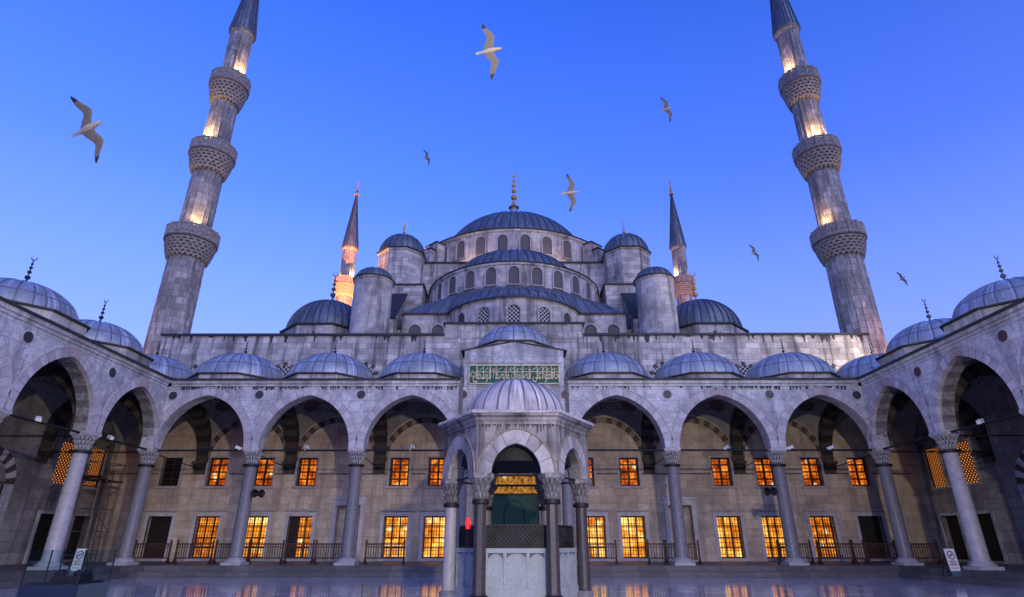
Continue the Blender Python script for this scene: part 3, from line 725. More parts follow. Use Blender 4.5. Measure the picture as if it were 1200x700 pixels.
# ---- side arcades
def side_arcade(F, sgn, label, red):
    root = thing('arcade', label, 'arcade', (sgn*19.5, 20, 0), arc_group)
    cols = [31.6, 26.5, 21.35, 16.2, 11.05, 5.9]
    bays = [(cols[i]+cols[i+1])/2 for i in range(5)]
    hb = 5.15/2 - .36
    mb = MB()
    arch_wall(mb, F, 5.5, 31.19, ZC-.34, [(u, hb, ZS, RISE-.05) for u in bays], 0, .8)
    mb.build('front_wall', M['marble'], root, smooth=False)
    mb = MB(); cornice(mb, F, 5.5, 31.0, ZC); mb.build('cornice', [M['marble'], M['leadedge']], root, smooth=False)
    mb = MB()
    mb.quad(F(5.5,.3,ZC), F(31.3,.3,ZC), F(31.3,1.5,ZC+.28), F(5.5,1.5,ZC+.28))
    mb.quad(F(5.5,1.5,ZC+.285), F(31.3,1.5,ZC+.285), F(31.3,6.8,ZC+.345), F(5.5,6.8,ZC+.345))
    mb.build('roof_sheet', M['lead_dark'], root, smooth=False)
    for k, u in enumerate(bays):
        mb = MB()
        voussoirs(mb, F, u, ZS, hb-.015, RISE-.07, .40, -.028, .2, 11, (0, 1), key=2, joint=3)
        inn = arc_side(hb-.015, RISE-.07, .40, 22); out = arc_side(hb-.015, RISE-.07, .46, 22)
        for s in (1, -1):
            for i in range(22):
                mb.hexa([F(u+s*x, v, ZS+z) for v in (-.05, .1) for (x, z) in (inn[i], inn[i+1], out[i+1], out[i])], 1)
        mb.build('archivolt', [M['voussoir'], M['voussoir_grey'], M['voussoir_red'], M['carve']], root, smooth=False)
        mb = MB(); voussoirs(mb, F, u, ZS, hb-.02, RISE-.10, .42, .21, .78, 11, (1, 0))   # striped soffit
        mb.build('arch_soffit', [M['soffit_b'], M['soffit_a']], root, smooth=False)
        vault_part(root, F, u, 3.5, 5.15/2, 2.7, pi/2)
        dome_part(root, F(u,3.25,0)[0], u, 10.72, 2.38, 1.62, zdrum=9.9, oct_r=2.65, finial='finial_dark' if sgn < 0 else 'finial_grey', fh=1.5)
        tie(root, F(u-2.3,.4,6.07), F(u+2.3,.4,6.07))
    for k, y in enumerate(cols):
        if k: 
            place_column(root, sgn*19.5, y, pale=True)
            medallion(root, F, y, 8.95, red=red)
        transverse(root, F, y, .8, 6.2) if k else None
        if k: tie(root, F(y,.8,5.98), F(y,6.2,5.98), .035)
    transverse(root, F, 31.6, .8, 6.2); tie(root, F(31.6,.8,5.98), F(31.6,6.2,5.98), .035)
    # rear wall with openings: dark lower windows, lit pierced upper windows, striped side door
    wl = [33.4, 35.9]; low = [(y-.72, y+.72, .62, 2.95) for y in wl]; up = [(y-.62, y+.62, 4.55, 6.75) for y in wl]
    door = (27.6, 29.8, PLAT, 4.3)
    mb = MB(); wall_holes(mb, F, 5.5, 37.15, .2, ZC+.3, low + up + [door], 6.2, 7.0)
    mb.build('rear_wall', M['side_wall'], root, smooth=False)
    for y in wl:
        w = MB()
        for (a, bq, c, d) in ((y-.90,y-.72,.5,3.12),(y+.72,y+.90,.5,3.12),(y-.72,y+.72,2.95,3.12)): w.box(a, bq, 6.14, 6.25, c, d, 0, F)
        wo = w.build('window', M['marble'], root, smooth=False)
        q = MB(); q.box(y-.72, y+.72, 6.5, 6.56, .62, 2.95, 0, F); q.build('shutter', M['darkwood'], wo, smooth=False)
        w = MB(); w.box(y-.72, y+.72, 6.12, 6.3, 4.42, 4.55, 0, F)
        for (a, bq) in ((y-.70,y-.62),(y+.62,y+.70)): w.box(a, bq, 6.15, 6.3, 4.55, 6.75, 0, F)
        wo = w.build('window', M['voussoir_grey'], root, smooth=False)
        q = MB(); q.box(y-.62, y+.62, 6.3, 6.36, 4.55, 6.75, 0, F); q.build('pierced_grille', M['lat_lit'], wo, smooth=False)
        q = MB()
        voussoirs(q, F, y, 6.9, .5, .6, .22, 6.13, 6.25, 5, (0,1))
        q.build('relieving_arch', [M['stripe_dark'], M['stripe_lite']], wo, smooth=False)
    # striped side door
    dr = MB(); voussoirs(dr, F, 28.7, 4.2, 1.1, 1.15, .5, 6.1, 6.3, 7, (0, 1))
    for s in (-1, 1): dr.box(28.7+s*1.35-.25, 28.7+s*1.35+.25, 6.1, 6.3, PLAT, 4.2, 2, F)
    do = dr.build('side_portal', [M['stripe_dark'], M['voussoir'], M['marble']], root, smooth=False)
    q = MB(); q.box(27.6, 29.8, 6.6, 6.68, PLAT, 3.5, 0, F); q.build('door', M['darkwood'], do, smooth=False)
    q = MB(); 
    for k in range(6): q.box(27.6, 29.8, 6.4, 6.5, 3.0+k*.2, 3.19+k*.2, k % 2, F)
    pts = [F(28.7+x, 6.35, 4.2+z) for x, z in arch_pts(1.1, 1.15, 8)]
    i0 = [q.vert(p) for p in pts]; q.face(i0, 0); 
    q.build('lintel', [M['stripe_dark'], M['voussoir_red']], do, smooth=False)
    reroot(root)
    return root
left = side_arcade(F_left, -1, 'arcade wing with the metal scaffold inside and the glass booth before it', False)
right = side_arcade(F_right, 1, 'arcade wing with reddish roundels, uncovered no smoking board on its steps', True)
reroot(far)

# ------------------------------------------------------------------ mosque
mosque = thing('mosque', 'great domed grey stone mosque with cascading half domes behind the courtyard', 'mosque', (0, 60, 0))
BY = 37.2
def F_back(u, v, z): return (u, BY + v, z)
low_x = [-18.5, -15.6, -12.9, -7.15, -4.75, 4.75, 7.15, 12.9, 15.6, 18.5]
up_x = [4.36 if x == 4.75 else x for x in low_x] + [21.4]
dark_low = [-21.4, 21.4]; dark_up = [-21.4]
LW, UW = .72, .60
holes = [(x-LW, x+LW, .66, 2.98) for x in low_x + dark_low] + [(x-UW, x+UW, 4.72, 6.42) for x in up_x + dark_up] + [(-1.5, 1.5, PLAT, 5.4)]
holes += [(s*10.05-.7, s*10.05+.7, .55, 3.6) for s in (-1, 1)]
mb = MB(); wall_holes(mb, F_back, -25.35, 25.35, .2, 9.7, holes, 0, .9)
for s in (-1, 1): mb.box(s*10.05-.72, s*10.05+.72, .55, .6, .5, 3.62, 0, F_back)
mb.build('entrance_wall', M['beige'], mosque, smooth=False)
for i, x in enumerate(low_x + dark_low):
    lit = x in low_x
    w = MB()
    for (a, bq, c, d) in ((x-LW-.2,x-LW,.5,3.18),(x+LW,x+LW+.2,.5,3.18),(x-LW,x+LW,2.98,3.18),(x-LW,x+LW,.5,.66)): w.box(a, bq, -.05, .12, c, d, 0, F_back)
    w.box(x-LW-.3, x+LW+.3, -.09, .05, 3.28, 3.38, 1, F_back)
    wo = w.build('window', [M['voussoir'], M['voussoir_grey']], mosque, smooth=False)
    if lit:
        q = MB(); q.box(x-LW, x+LW, .42, .44, .66, 2.98, 0, F_back); q.build('pane', M['pane_amber' if x in (-18.5, 18.5, -12.9) else 'pane_yellow'], wo, smooth=False)
        q = MB()
        for k in range(4): q.box(x-LW+k*(2*LW-.07)/3, x-LW+k*(2*LW-.07)/3+.07, .33, .40, .66, 2.98, 0, F_back)
        for z in (.66, 1.18, 1.75, 2.40, 2.91): q.box(x-LW, x+LW, .335, .395, z, z+.07, 0, F_back)
        q.build('frame', M['frame'], wo, smooth=False)
        q = MB()
        for k in range(1, 9): q.box(x-LW+k*2*LW/9-.014, x-LW+k*2*LW/9+.014, .10, .12, .66, 2.98, 0, F_back)
        for k in range(1, 11): q.box(x-LW, x+LW, .121, .141, .66+k*2.32/11-.014, .66+k*2.32/11+.014, 0, F_back)
        q.build('iron_grille', M['iron'], wo, smooth=False)
        if x in (-12.9, 12.9*9):   # one shutter leaf stands half closed
            q = MB(); q.box(x-LW+.02, x-LW+.5, .18, .22, .68, 2.96, 0, F_back); q.build('shutter', M['frame'], wo, smooth=False)
    else:
        q = MB(); q.box(x-LW, x+LW, .3, .38, .66, 2.98, 0, F_back)
        for k in range(2): q.box(x-LW+.08+k*.7, x-LW+.64+k*.7, .27, .3, .8, 2.85, 0, F_back)
        q.build('door_leaf', M['darkwood'], wo, smooth=False)
for i, x in enumerate(up_x + dark_up):
    lit = x in up_x
    w = MB()
    for (a, bq, c, d) in ((x-UW-.1,x-UW,4.72,6.52),(x+UW,x+UW+.1,4.72,6.52),(x-UW,x+UW,6.42,6.52)): w.box(a, bq, -.03, .1, c, d, 0, F_back)
    w.box(x-UW-.22, x+UW+.22, -.1, .1, 4.58, 4.715, 0, F_back)
    wo = w.build('window', [M['voussoir_grey']], mosque, smooth=False)
    q = MB(); q.box(x-UW, x+UW, .30, .32, 4.72, 6.42, 0, F_back); q.build('pane', M['pane_orange' if lit else 'pane_dark'], wo, smooth=False)
    q = MB()
    for (a, bq) in ((x-UW, x-UW+.12), (x-.06, x+.06), (x+UW-.12, x+UW)): q.box(a, bq, .2, .28, 4.72, 6.42, 0, F_back)
    for z in (4.72, 5.10, 5.53, 5.96, 6.32): q.box(x-UW, x+UW, .205, .275, z, z+.09, 0, F_back)
    for k in (.25, .75): 
        q.box(x-UW+k*1.2-.012, x-UW+k*1.2+.012, .10, .12, 4.72, 6.42, 0, F_back)
    for z in (4.96, 5.36, 5.78, 6.19): q.box(x-UW, x+UW, .121, .14, z-.01, z+.01, 0, F_back)
    q.build('frame', M['frame'], wo, smooth=False)
# conduit along the wall between the storeys
mb = MB()
xs = sorted(up_x + dark_up + [-.0]); prev = -25.2
for x in xs + [25.3]:
    g = UW+.14 if x != 0 else 2.9
    if x - g > prev: mb.tube([F_back(prev, -.05, 5.44), F_back(x-g, -.05, 5.44)], .028, 6)
    prev = x + g
mb.build('wall_conduit', M['leadedge'], mosque)
# striped blind arches on the wall under each vault
for x in fb:
    if x == 0: continue
    mb = MB(); voussoirs(mb, F_back, x, ZS, 2.38, 2.45, .36, -.05, .05, 12, (0, 1)); 
    mb.build('wall_arch', [M['stripe_dark'], M['stripe_lite']], mosque, smooth=False)
# niches between the windows
for s in (-1, 1):
    mb = MB(); x = s*10.05
    for (a, bq, c, d) in ((x-.95,x-.7,.5,3.9),(x+.7,x+.95,.5,3.9),(x-.7,x+.7,3.6,3.9)): mb.box(a, bq, -.06, .1, c, d, 0, F_back)
    mb.box(x-1.05, x+1.05, -.1, .1, 3.92, 4.06, 0, F_back)
    mb.build('prayer_niche', M['voussoir'], mosque, smooth=False)
# portal
pt = MB()
for s in (-1, 1): pt.box(s*1.95-.42, s*1.95+.42, -.25, .1, .5, 5.6, 0, F_back)
voussoirs(pt, F_back, 0, 5.55, 1.5, 1.2, .5, -.25, .1, 7, (0, 1))
pts = [F_back(x, .12, 5.5+z) for x, z in arch_pts(1.52, 1.22, 8)]
pt.face([pt.vert(p) for p in pts], 0)
pt.box(-1.0, 1.0, .04, .12, 5.75, 6.0, 1, F_back)
portal = pt.build('portal', [M['marble'], M['voussoir_grey']], mosque, smooth=False)
q = MB(); q.box(-1.5, 1.5, .5, .56, PLAT, 4.25, 0, F_back); dl = q.build('door_curtain', M['green'], portal, smooth=False)
q = MB()
out = arch_pts(.66, .75, 8); inn = arch_pts(.58, .66, 8)
for i in range(len(out)-1): q.hexa([F_back(x, v, 3.2+z) for v in (.47,.505) for (x, z) in (inn[i], inn[i+1], out[i+1], out[i])])
for s in (-1, 1): q.box(s*.62-.04, s*.62+.04, .47, .505, PLAT, 3.2, 0, F_back)
q.build('curtain_trim', M['iron'], portal, smooth=False)
q = MB(); q.box(-1.5, 1.5, .45, .5, 4.32, 4.72, 0, F_back); q.box(-1.42, 1.42, .45, .5, 4.85, 5.33, 0, F_back)
q.build('emissive_transom', M['transom'], portal, smooth=False)
q = MB(); q.box(-1.5, 1.5, .38, .5, 4.25, 4.32, 0, F_back); q.box(-1.5, 1.5, .38, .5, 4.72, 4.85, 0, F_back); q.box(-1.5, 1.5, .38, .5, 5.33, 5.42, 0, F_back)
q.build('lintel', M['frame'], portal, smooth=False)

# upper wall above the portico roof
mb = MB(); mb.box(-24, 24, 0, 1.0, 9.71, 14.5, 0, F_back)
mb.box(-24, -23.2, 1.0, 44, 9.71, 14.5, 0, F_back); mb.box(23.2, 24, 1.0, 44, 9.71, 14.5, 0, F_back); mb.box(-24, 24, 44.01, 45, 0, 14.5, 0, F_back)
mb.build('upper_wall', M['wall'], mosque, smooth=False)
mb = MB()
mb.box(-24.1, -4.72, -.13, 1.1, 14.5, 14.66, 0, F_back); mb.box(4.72, 24.1, -.13, 1.1, 14.5, 14.66, 0, F_back)
mb.box(-4.85, 4.85, -.17, 1.1, 15.32, 15.46, 0, F_back)
mb.box(-24, 24, 1.1, 45, 14.3, 14.45, 1, F_back)
mb.build('wall_coping', [M['leadedge'], M['lead_dark']], mosque, smooth=False)
mb = MB(); mb.box(-4.72, 4.72, -.05, 1.05, 14.3, 15.32, 0, F_back); mb.build('raised_parapet', M['wall'], mosque, smooth=False)
rnd = random.Random(5)
mb = MB()
for k in range(70):
    x = rnd.uniform(-23.5, 23.5)
    if abs(x) < 4.9: continue
    w = rnd.uniform(.08, .3); h = rnd.uniform(.1, .5)
    mb.hexa([F_back(x+w*.3,-.008,14.5-h), F_back(x+w*.7,-.008,14.5-h), F_back(x+w*.7,.01,14.5-h), F_back(x+w*.3,.01,14.5-h), F_back(x,-.02,14.499), F_back(x+w,-.02,14.499), F_back(x+w,.01,14.499), F_back(x,.01,14.499)])
mb.build('drip_crust', M['leadedge'], mosque, smooth=False)

def sunburst(parent, F, u, z, r=.55, name='lunette'):
    mb = MB(); n = 12
    pts = [F(u + r*cos(pi*k/n), -.03, z + r*sin(pi*k/n)) for k in range(n+1)]
    lat = MB()
    vs = [lat.vert(p) for p in pts]; lat.face(vs)
    for k in range(9):
        a0 = pi*(k+.12)/9; a1 = pi*(k+.88)/9; ri, ro = r*1.02, r*(1.45 if k % 2 == 0 else 1.28)
        mb.hexa([F(u+rr*cos(a), v, z+rr*sin(a)) for v in (-.06, .02) for (rr, a) in ((ri,a0),(ri,a1),(ro,a1),(ro,a0))], k % 2)
    o = mb.build(name, [M['stripe_dark'], M['voussoir_grey']], parent, smooth=False)
    lat.build('pierced_grille', M['lat_white'], o, smooth=False)
    return o
for x in (-20.8, -15.3, -9.9, 9.9, 15.3, 20.8): sunburst(mosque, F_back, x, 11.75, .62)

def arch_window(parent, c, R, ang, z0, h, w, mat='lat_grey', surround='voussoir_grey', proud=.13):
    """arched pierced window set on a round drum; ang measured from the courtyard side"""
    ca, sa = cos(ang), sin(ang)
    def G(u, v, z):
        rr = R - v
        return (c[0] + sa*rr + ca*u, c[1] - ca*rr + sa*u, z)
    mb = MB(); half = w/2; rise = half*1.04; zs = z0 + h - rise
    t = .10
    for s in (-1, 1): mb.box(s*(half+t/2)-t/2, s*(half+t/2)+t/2, -proud, .08, z0, zs, 0, G)
    voussoirs(mb, G, 0, zs, half, rise, t, -proud, .08, 4, (0,))
    mb.box(-half-t, half+t, -proud-.03, .08, z0-.08, z0, 0, G)
    o = mb.build('window', M[surround], parent, smooth=False)
    q = MB(); pts = [(-half, z0)] + [(x, zs+z) for x, z in arch_pts(half, rise, 6)] + [(half, z0)]
    idx = [q.vert(G(x, -.005, z)) for x, z in pts]
    q.face(idx, 0, [(x+ang*7, z) for x, z in pts]); q.build('pierced_grille', M[mat], o, smooth=False)
    return o

# main drum and dome
C0 = (0, 60, 0); RD = 11.0; ZR = 29.6
mb = MB(); mb.box(-10.2, 10.2, 48.7, 71.3, 14, 25.7); mb.box(-11.4, 11.4, 49.6, 70.4, 14, 25.2)
mb.build('dome_base', M['wall'], mosque, smooth=False)
mb = MB(); mb.box(-10.35, 10.35, 48.55, 71.45, 25.7, 25.84); mb.build('base_coping', M['leadedge'], mosque, smooth=False)
mb = MB(); mb.lathe([(RD-.02, 25.8), (RD-.02, ZR-.3), (RD+.10, ZR-.25), (RD+.16, ZR-.05)], 96, C0); mb.build('drum', M['drum'], mosque)
pr = dome_prof(8.5, 7.0, 18, ZR)
mb = MB(); mb.lathe([(RD+.2, ZR-.05), (RD+.25, ZR+.05), (RD-.1, ZR+.12)], 96, C0, mat=2, cap=False); mb.lathe([(RD-.1, ZR+.12), (8.4, ZR+.5)], 96, C0, cap=False); mb.lathe(pr, 96, C0); mb.ribs(pr[:-1], 60, C0, .13, .08, 1)
md = mb.build('main_dome', [M['lead_dark'], M['seam_dark'], M['leadedge']], mosque)
pd = MB(); pd.lathe([(1.5, ZR+6.7), (1.0, ZR+7.4), (.5, ZR+8.6), (.22, ZR+9.7)], 20, C0); pd.build('finial_pedestal', M['lead'], md)
f = finial_mb(5.2).build('finial', M['gold'], md); f.location = (0, 60, ZR+9.2)
for k in range(-9, 10):
    a = radians(11.25*k + 5.6)
    if abs(degrees := math.degrees(a)) < 92: arch_window(mosque, C0, RD, a, 27.0, 1.95, .95, 'lat_grey')
for a in (-66, -43, 43, 66):
    ar = radians(a); mb = MB()
    e = Vector((sin(ar), -cos(ar), 0)); t = Vector((cos(ar), sin(ar), 0)); c = Vector(C0)
    for (r0, r1, z1) in ((RD-.3, RD+1.1, 29.0), (RD+1.11, RD+1.9, 28.0)):
        p = [c+e*r0-t*.8, c+e*r1-t*.8, c+e*r1+t*.8, c+e*r0+t*.8]
        mb.hexa([(q.x,q.y,25.6) for q in p] + [(q.x,q.y,z1) for q in p], 0)
        p = [c+e*(r0)-t*.88, c+e*(r1+.08)-t*.88, c+e*(r1+.08)+t*.88, c+e*(r0)+t*.88]
        mb.hexa([(q.x,q.y,z1+.002) for q in p] + [(q.x,q.y,z1+.14) for q in p], 1)
    mb.build('buttress', [M['wall'], M['leadedge']], mosque, smooth=False)

# half dome facing the courtyard
C1 = (0, 49, 0); R1 = 7.6; Z1 = 22.2
mb = MB(); mb.lathe([(R1, 18), (R1, Z1-.22), (R1+.1, Z1-.18), (R1+.12, Z1-.02)], 80, C1); mb.build('half_dome_drum', M['drum'], mosque)
pr = dome_prof(6.15, 4.0, 14, Z1)
mb = MB(); mb.lathe([(R1+.16, Z1-.02), (R1+.2, Z1+.07), (R1, Z1+.12)], 80, C1, mat=2, cap=False); mb.lathe([(R1, Z1+.12), (6.0, Z1+.5)], 80, C1, cap=False); mb.lathe(pr, 80, C1); mb.ribs(pr[:-1], 48, C1, .12, .08, 1)
mb.build('half_dome', [M['lead_dark'], M['seam_dark'], M['leadedge']], mosque)
for k in range(-6, 7): arch_window(mosque, C1, R1, radians(13.8*k), 20.25, 1.55, .86, 'lat_grey')
# lower tier: straight shoulders and a central apse
C2 = (0, 44.5, 0); R2 = 5.5; Z2 = 18.15
mb = MB(); mb.box(-8.8, 8.8, 42.4, 49, 13.5, Z2-.06); mb.build('apse_shoulder', M['drum'], mosque, smooth=False)
mb = MB(); mb.lathe([(R2, 13.5), (R2, Z2-.15), (R2+.08, Z2-.1), (R2+.08, Z2)], 72, C2); mb.build('apse_wall', M['drum'], mosque)
mb = MB(); n = 84; inner = []; outer = []
for i in range(n+1):
    ph = radians(-88 + 176*i/n); s, c = sin(ph), -cos(ph)
    rr = 0
    t = 49 - 42.25
    tb = t/(-c) if -c > 1e-4 else 1e9
    tx = 8.95/abs(s) if abs(s) > 1e-4 else 1e9
    rect = min(tb, tx)
    # ray from (0,49) with apse circle centre (0,44.5)
    oc = 4.5; bb = 2*(c*oc); cc = oc*oc - (R2+.22)**2; disc = bb*bb - 4*cc
    circ = (-bb + sqrt(disc))/2 if disc > 0 else 0
    rr = max(rect, circ)
    outer.append((s*rr, 49 + c*rr, Z2+.03)); inner.append((s*(R1+.01), 49 + c*(R1+.01), 20.12))
for i in range(n):
    mid0 = tuple(.5*a+.5*b_ + (.22 if k == 2 else 0) for k, (a, b_) in enumerate(zip(inner[i], outer[i])))
    mid1 = tuple(.5*a+.5*b_ + (.22 if k == 2 else 0) for k, (a, b_) in enumerate(zip(inner[i+1], outer[i+1])))
    mb.quad(outer[i], outer[i+1], mid1, mid0); mb.quad(mid0, mid1, inner[i+1], inner[i])
    lo0 = (outer[i][0], outer[i][1], Z2-.09); lo1 = (outer[i+1][0], outer[i+1][1], Z2-.09)
    mb.quad(lo0, lo1, outer[i+1], outer[i], 2)
    if i % 2 == 0:
        mb.bar(outer[i], mid0, .06, .06, 1); mb.bar(mid0, inner[i], .06, .06, 1)
mb.build('skirt_roof', [M['lead_dark'], M['seam_dark'], M['leadedge']], mosque, smooth=False)
pr = [(R2+.05, Z2+.06)] + [(r, Z2 + .06 + 1.75*sqrt(1-(r/(R2+.1))**2)) for r in (5.3, 5.0, 4.5, 3.8, 3.0, 2.0, 1.0, .01)]
mb = MB(); mb.lathe(pr, 64, C2); mb.ribs(pr[:-1], 44, C2, .11, .08, 1); mb.build('apse_dome', [M['lead_dark'], M['seam_dark']], mosque)
for k, a in enumerate((-46, -23.5, 0, 23.5, 46)): arch_window(mosque, C2, R2, radians(a), 15.75, 1.75, .92, 'lat_white' if abs(a) < 40 else 'lat_dark')
for x in (-7.75, -5.95, 5.95, 7.75):
    arch_window(mosque, (x, 42.4+50, 0), 50.0, 0, 15.55, 1.65, .95, 'lat_grey')

# corner weight turrets, stair towers, buttresses, corner domes
for s in (-1, 1):
    tx = s*10.45
    mb = MB(); mb.lathe([(2.15, 22.2), (2.15, 25.75), (2.27, 25.85), (2.27, 25.95)], 8, (tx, 48, 0), phase=pi/8)
    to = mb.build('corner_turret', M['wall'], mosque, ang=20)
    mb = MB(); mb.lathe([(2.34, 25.95), (2.38, 26.06), (2.05, 26.14)], 8, (tx, 48, 0), phase=pi/8, mat=2)
    pr = dome_prof(2.1, 2.1, 12, 26.1); mb.lathe(pr, 40, (tx,48,0)); mb.ribs(pr[:-1], 24, (tx,48,0), .09, .06, 1)
    mb.build('turret_dome', [M['lead_dark'], M['seam_dark'], M['leadedge']], to)
    f = finial_mb(1.9).build('finial', M['gold'], to); f.location = (tx, 48, 28.15)
    mb = MB(); mb.box(tx-2.5, tx+2.5, 45.9, 50.6, 14, 22.2)
    mb.box(tx-1.0 if s > 0 else tx+1.0-2.6, tx-1.0+2.6 if s > 0 else tx+1.0, 50.6, 52, 14, 24)
    a, bq = sorted((s*9.35, s*10.9))
    prof = [(45.89, 21.3), (41.9, 17.6), (41.9, 14), (45.89, 14)]
    i0 = [mb.vert((a, y, z)) for y, z in prof]; i1 = [mb.vert((bq, y, z)) for y, z in prof]
    mb.face(i0); mb.face(i1)
    for k in range(4): mb.face((i0[k], i0[(k+1)%4], i1[(k+1)%4], i1[k]))
    a2, b2 = sorted((s*8.81, s*9.34)); mb.box(a2, b2, 43.4, 45.88, 14, 17.2)
    mb.build('pier', M['wall'], mosque, smooth=False)
    mb = MB(); mb.box(tx-2.62, tx+2.62, 45.78, 50.7, 22.2, 22.34)
    mb.bar(((a+bq)/2, 45.9, 21.37), ((a+bq)/2, 41.8, 17.57), 1.75, .14); mb.box(min(a2,b2)-.05, max(a2,b2)+.02, 43.3, 45.88, 17.2, 17.32)
    mb.build('pier_coping', M['leadedge'], mosque, smooth=False)
    # cylindrical stair tower
    sx = s*10.95
    mb = MB(); mb.lathe([(1.46, 13.5), (1.46, 20.05), (1.54, 20.12), (1.54, 20.22)], 40, (sx, 41, 0))
    so = mb.build('stair_tower', M['drum'], mosque)
    mb = MB(); mb.lathe([(1.6, 20.22), (1.63, 20.31), (1.4, 20.36)], 40, (sx, 41, 0), mat=2)
    pr = dome_prof(1.45, 1.05, 10, 20.3); mb.lathe(pr, 36, (sx,41,0)); mb.ribs(pr[:-1], 20, (sx,41,0), .08, .05, 1)
    mb.build('tower_dome', [M['lead_dark'], M['seam_dark'], M['leadedge']], so)
    # corner dome of the hall
    cx = s*15.4
    mb = MB(); mb.lathe([(3.55, 14.3), (3.55, 17.0)], 8, (cx, 45, 0), phase=pi/8)
    mb.box(s*19.6-.9 if s < 0 else s*18.0-.6, s*18.0+.6 if s < 0 else s*19.6+.9, 44.5, 49, 14.3, 16.85)
    co = mb.build('corner_drum', M['drum'], mosque, ang=20)
    mb = MB(); mb.lathe([(3.62, 16.98), (3.72, 17.02), (3.72, 17.14), (3.2, 17.22)], 8, (cx, 45, 0), phase=pi/8, mat=2)
    mb.box(s*19.7-.9 if s < 0 else s*18.0-.6, s*18.0+.6 if s < 0 else s*19.7+.9, 44.4, 49, 16.85, 17.0, 2)
    pr = dome_prof(3.25, 2.95, 14, 17.18); mb.lathe(pr, 56, (cx,45,0)); mb.ribs(pr[:-1], 36, (cx,45,0), .11, .07, 1)
    mb.build('corner_dome', [M['lead_dark'], M['seam_dark'], M['leadedge']], co)
    f = finial_mb(3.0).build('finial', M['finial_grey'] if s < 0 else M['gold'], co); f.location = (cx, 45, 20.05)
    for dx in (-1.9, 0, 1.9):
        ang = radians(0 if dx == 0 else (45 if dx > 0 else -45)); rr = 3.55*cos(pi/8)
        def G(u, v, z, ang=ang, cx=cx, rr=rr): return (cx + sin(ang)*(rr-v) + cos(ang)*u, 45 - cos(ang)*(rr-v) + sin(ang)*u, z)
        sunburst(co, G, 0, 15.75, .5) if False else None
        mbq = MB(); r = .5
        for k in range(9):
            a0 = pi*(k+.12)/9; a1 = pi*(k+.88)/9; ri, ro = r*1.02, r*(1.5 if k % 2 == 0 else 1.3)
            mbq.hexa([G(r2*cos(a_), v, 15.72+r2*sin(a_)) for v in (-.06, .02) for (r2, a_) in ((ri,a0),(ri,a1),(ro,a1),(ro,a0))], k % 2)
        vs = [mbq.vert(G(r*cos(pi*k/10), -.02, 15.72+r*sin(pi*k/10))) for k in range(11)]; mbq.face(vs, 2)
        mbq.build('lunette', [M['stripe_dark'], M['voussoir_grey'], M['lat_white']], co, smooth=False)
    # small roof cupola
    mb = MB(); mb.lathe([(.75, 14.3), (.75, 16.3), (.85, 16.4)], 24, (s*22.4, 44, 0), mat=1); pr = dome_prof(.8, .62, 8, 16.4); mb.lathe(pr, 24, (s*22.4,44,0)); mb.ribs(pr[:-1], 14, (s*22.4,44,0), .05, .03, 2)
    mb.build('roof_cupola', [M['lead_dark'], M['drum'], M['seam_dark']], mosque)
reroot(mosque)

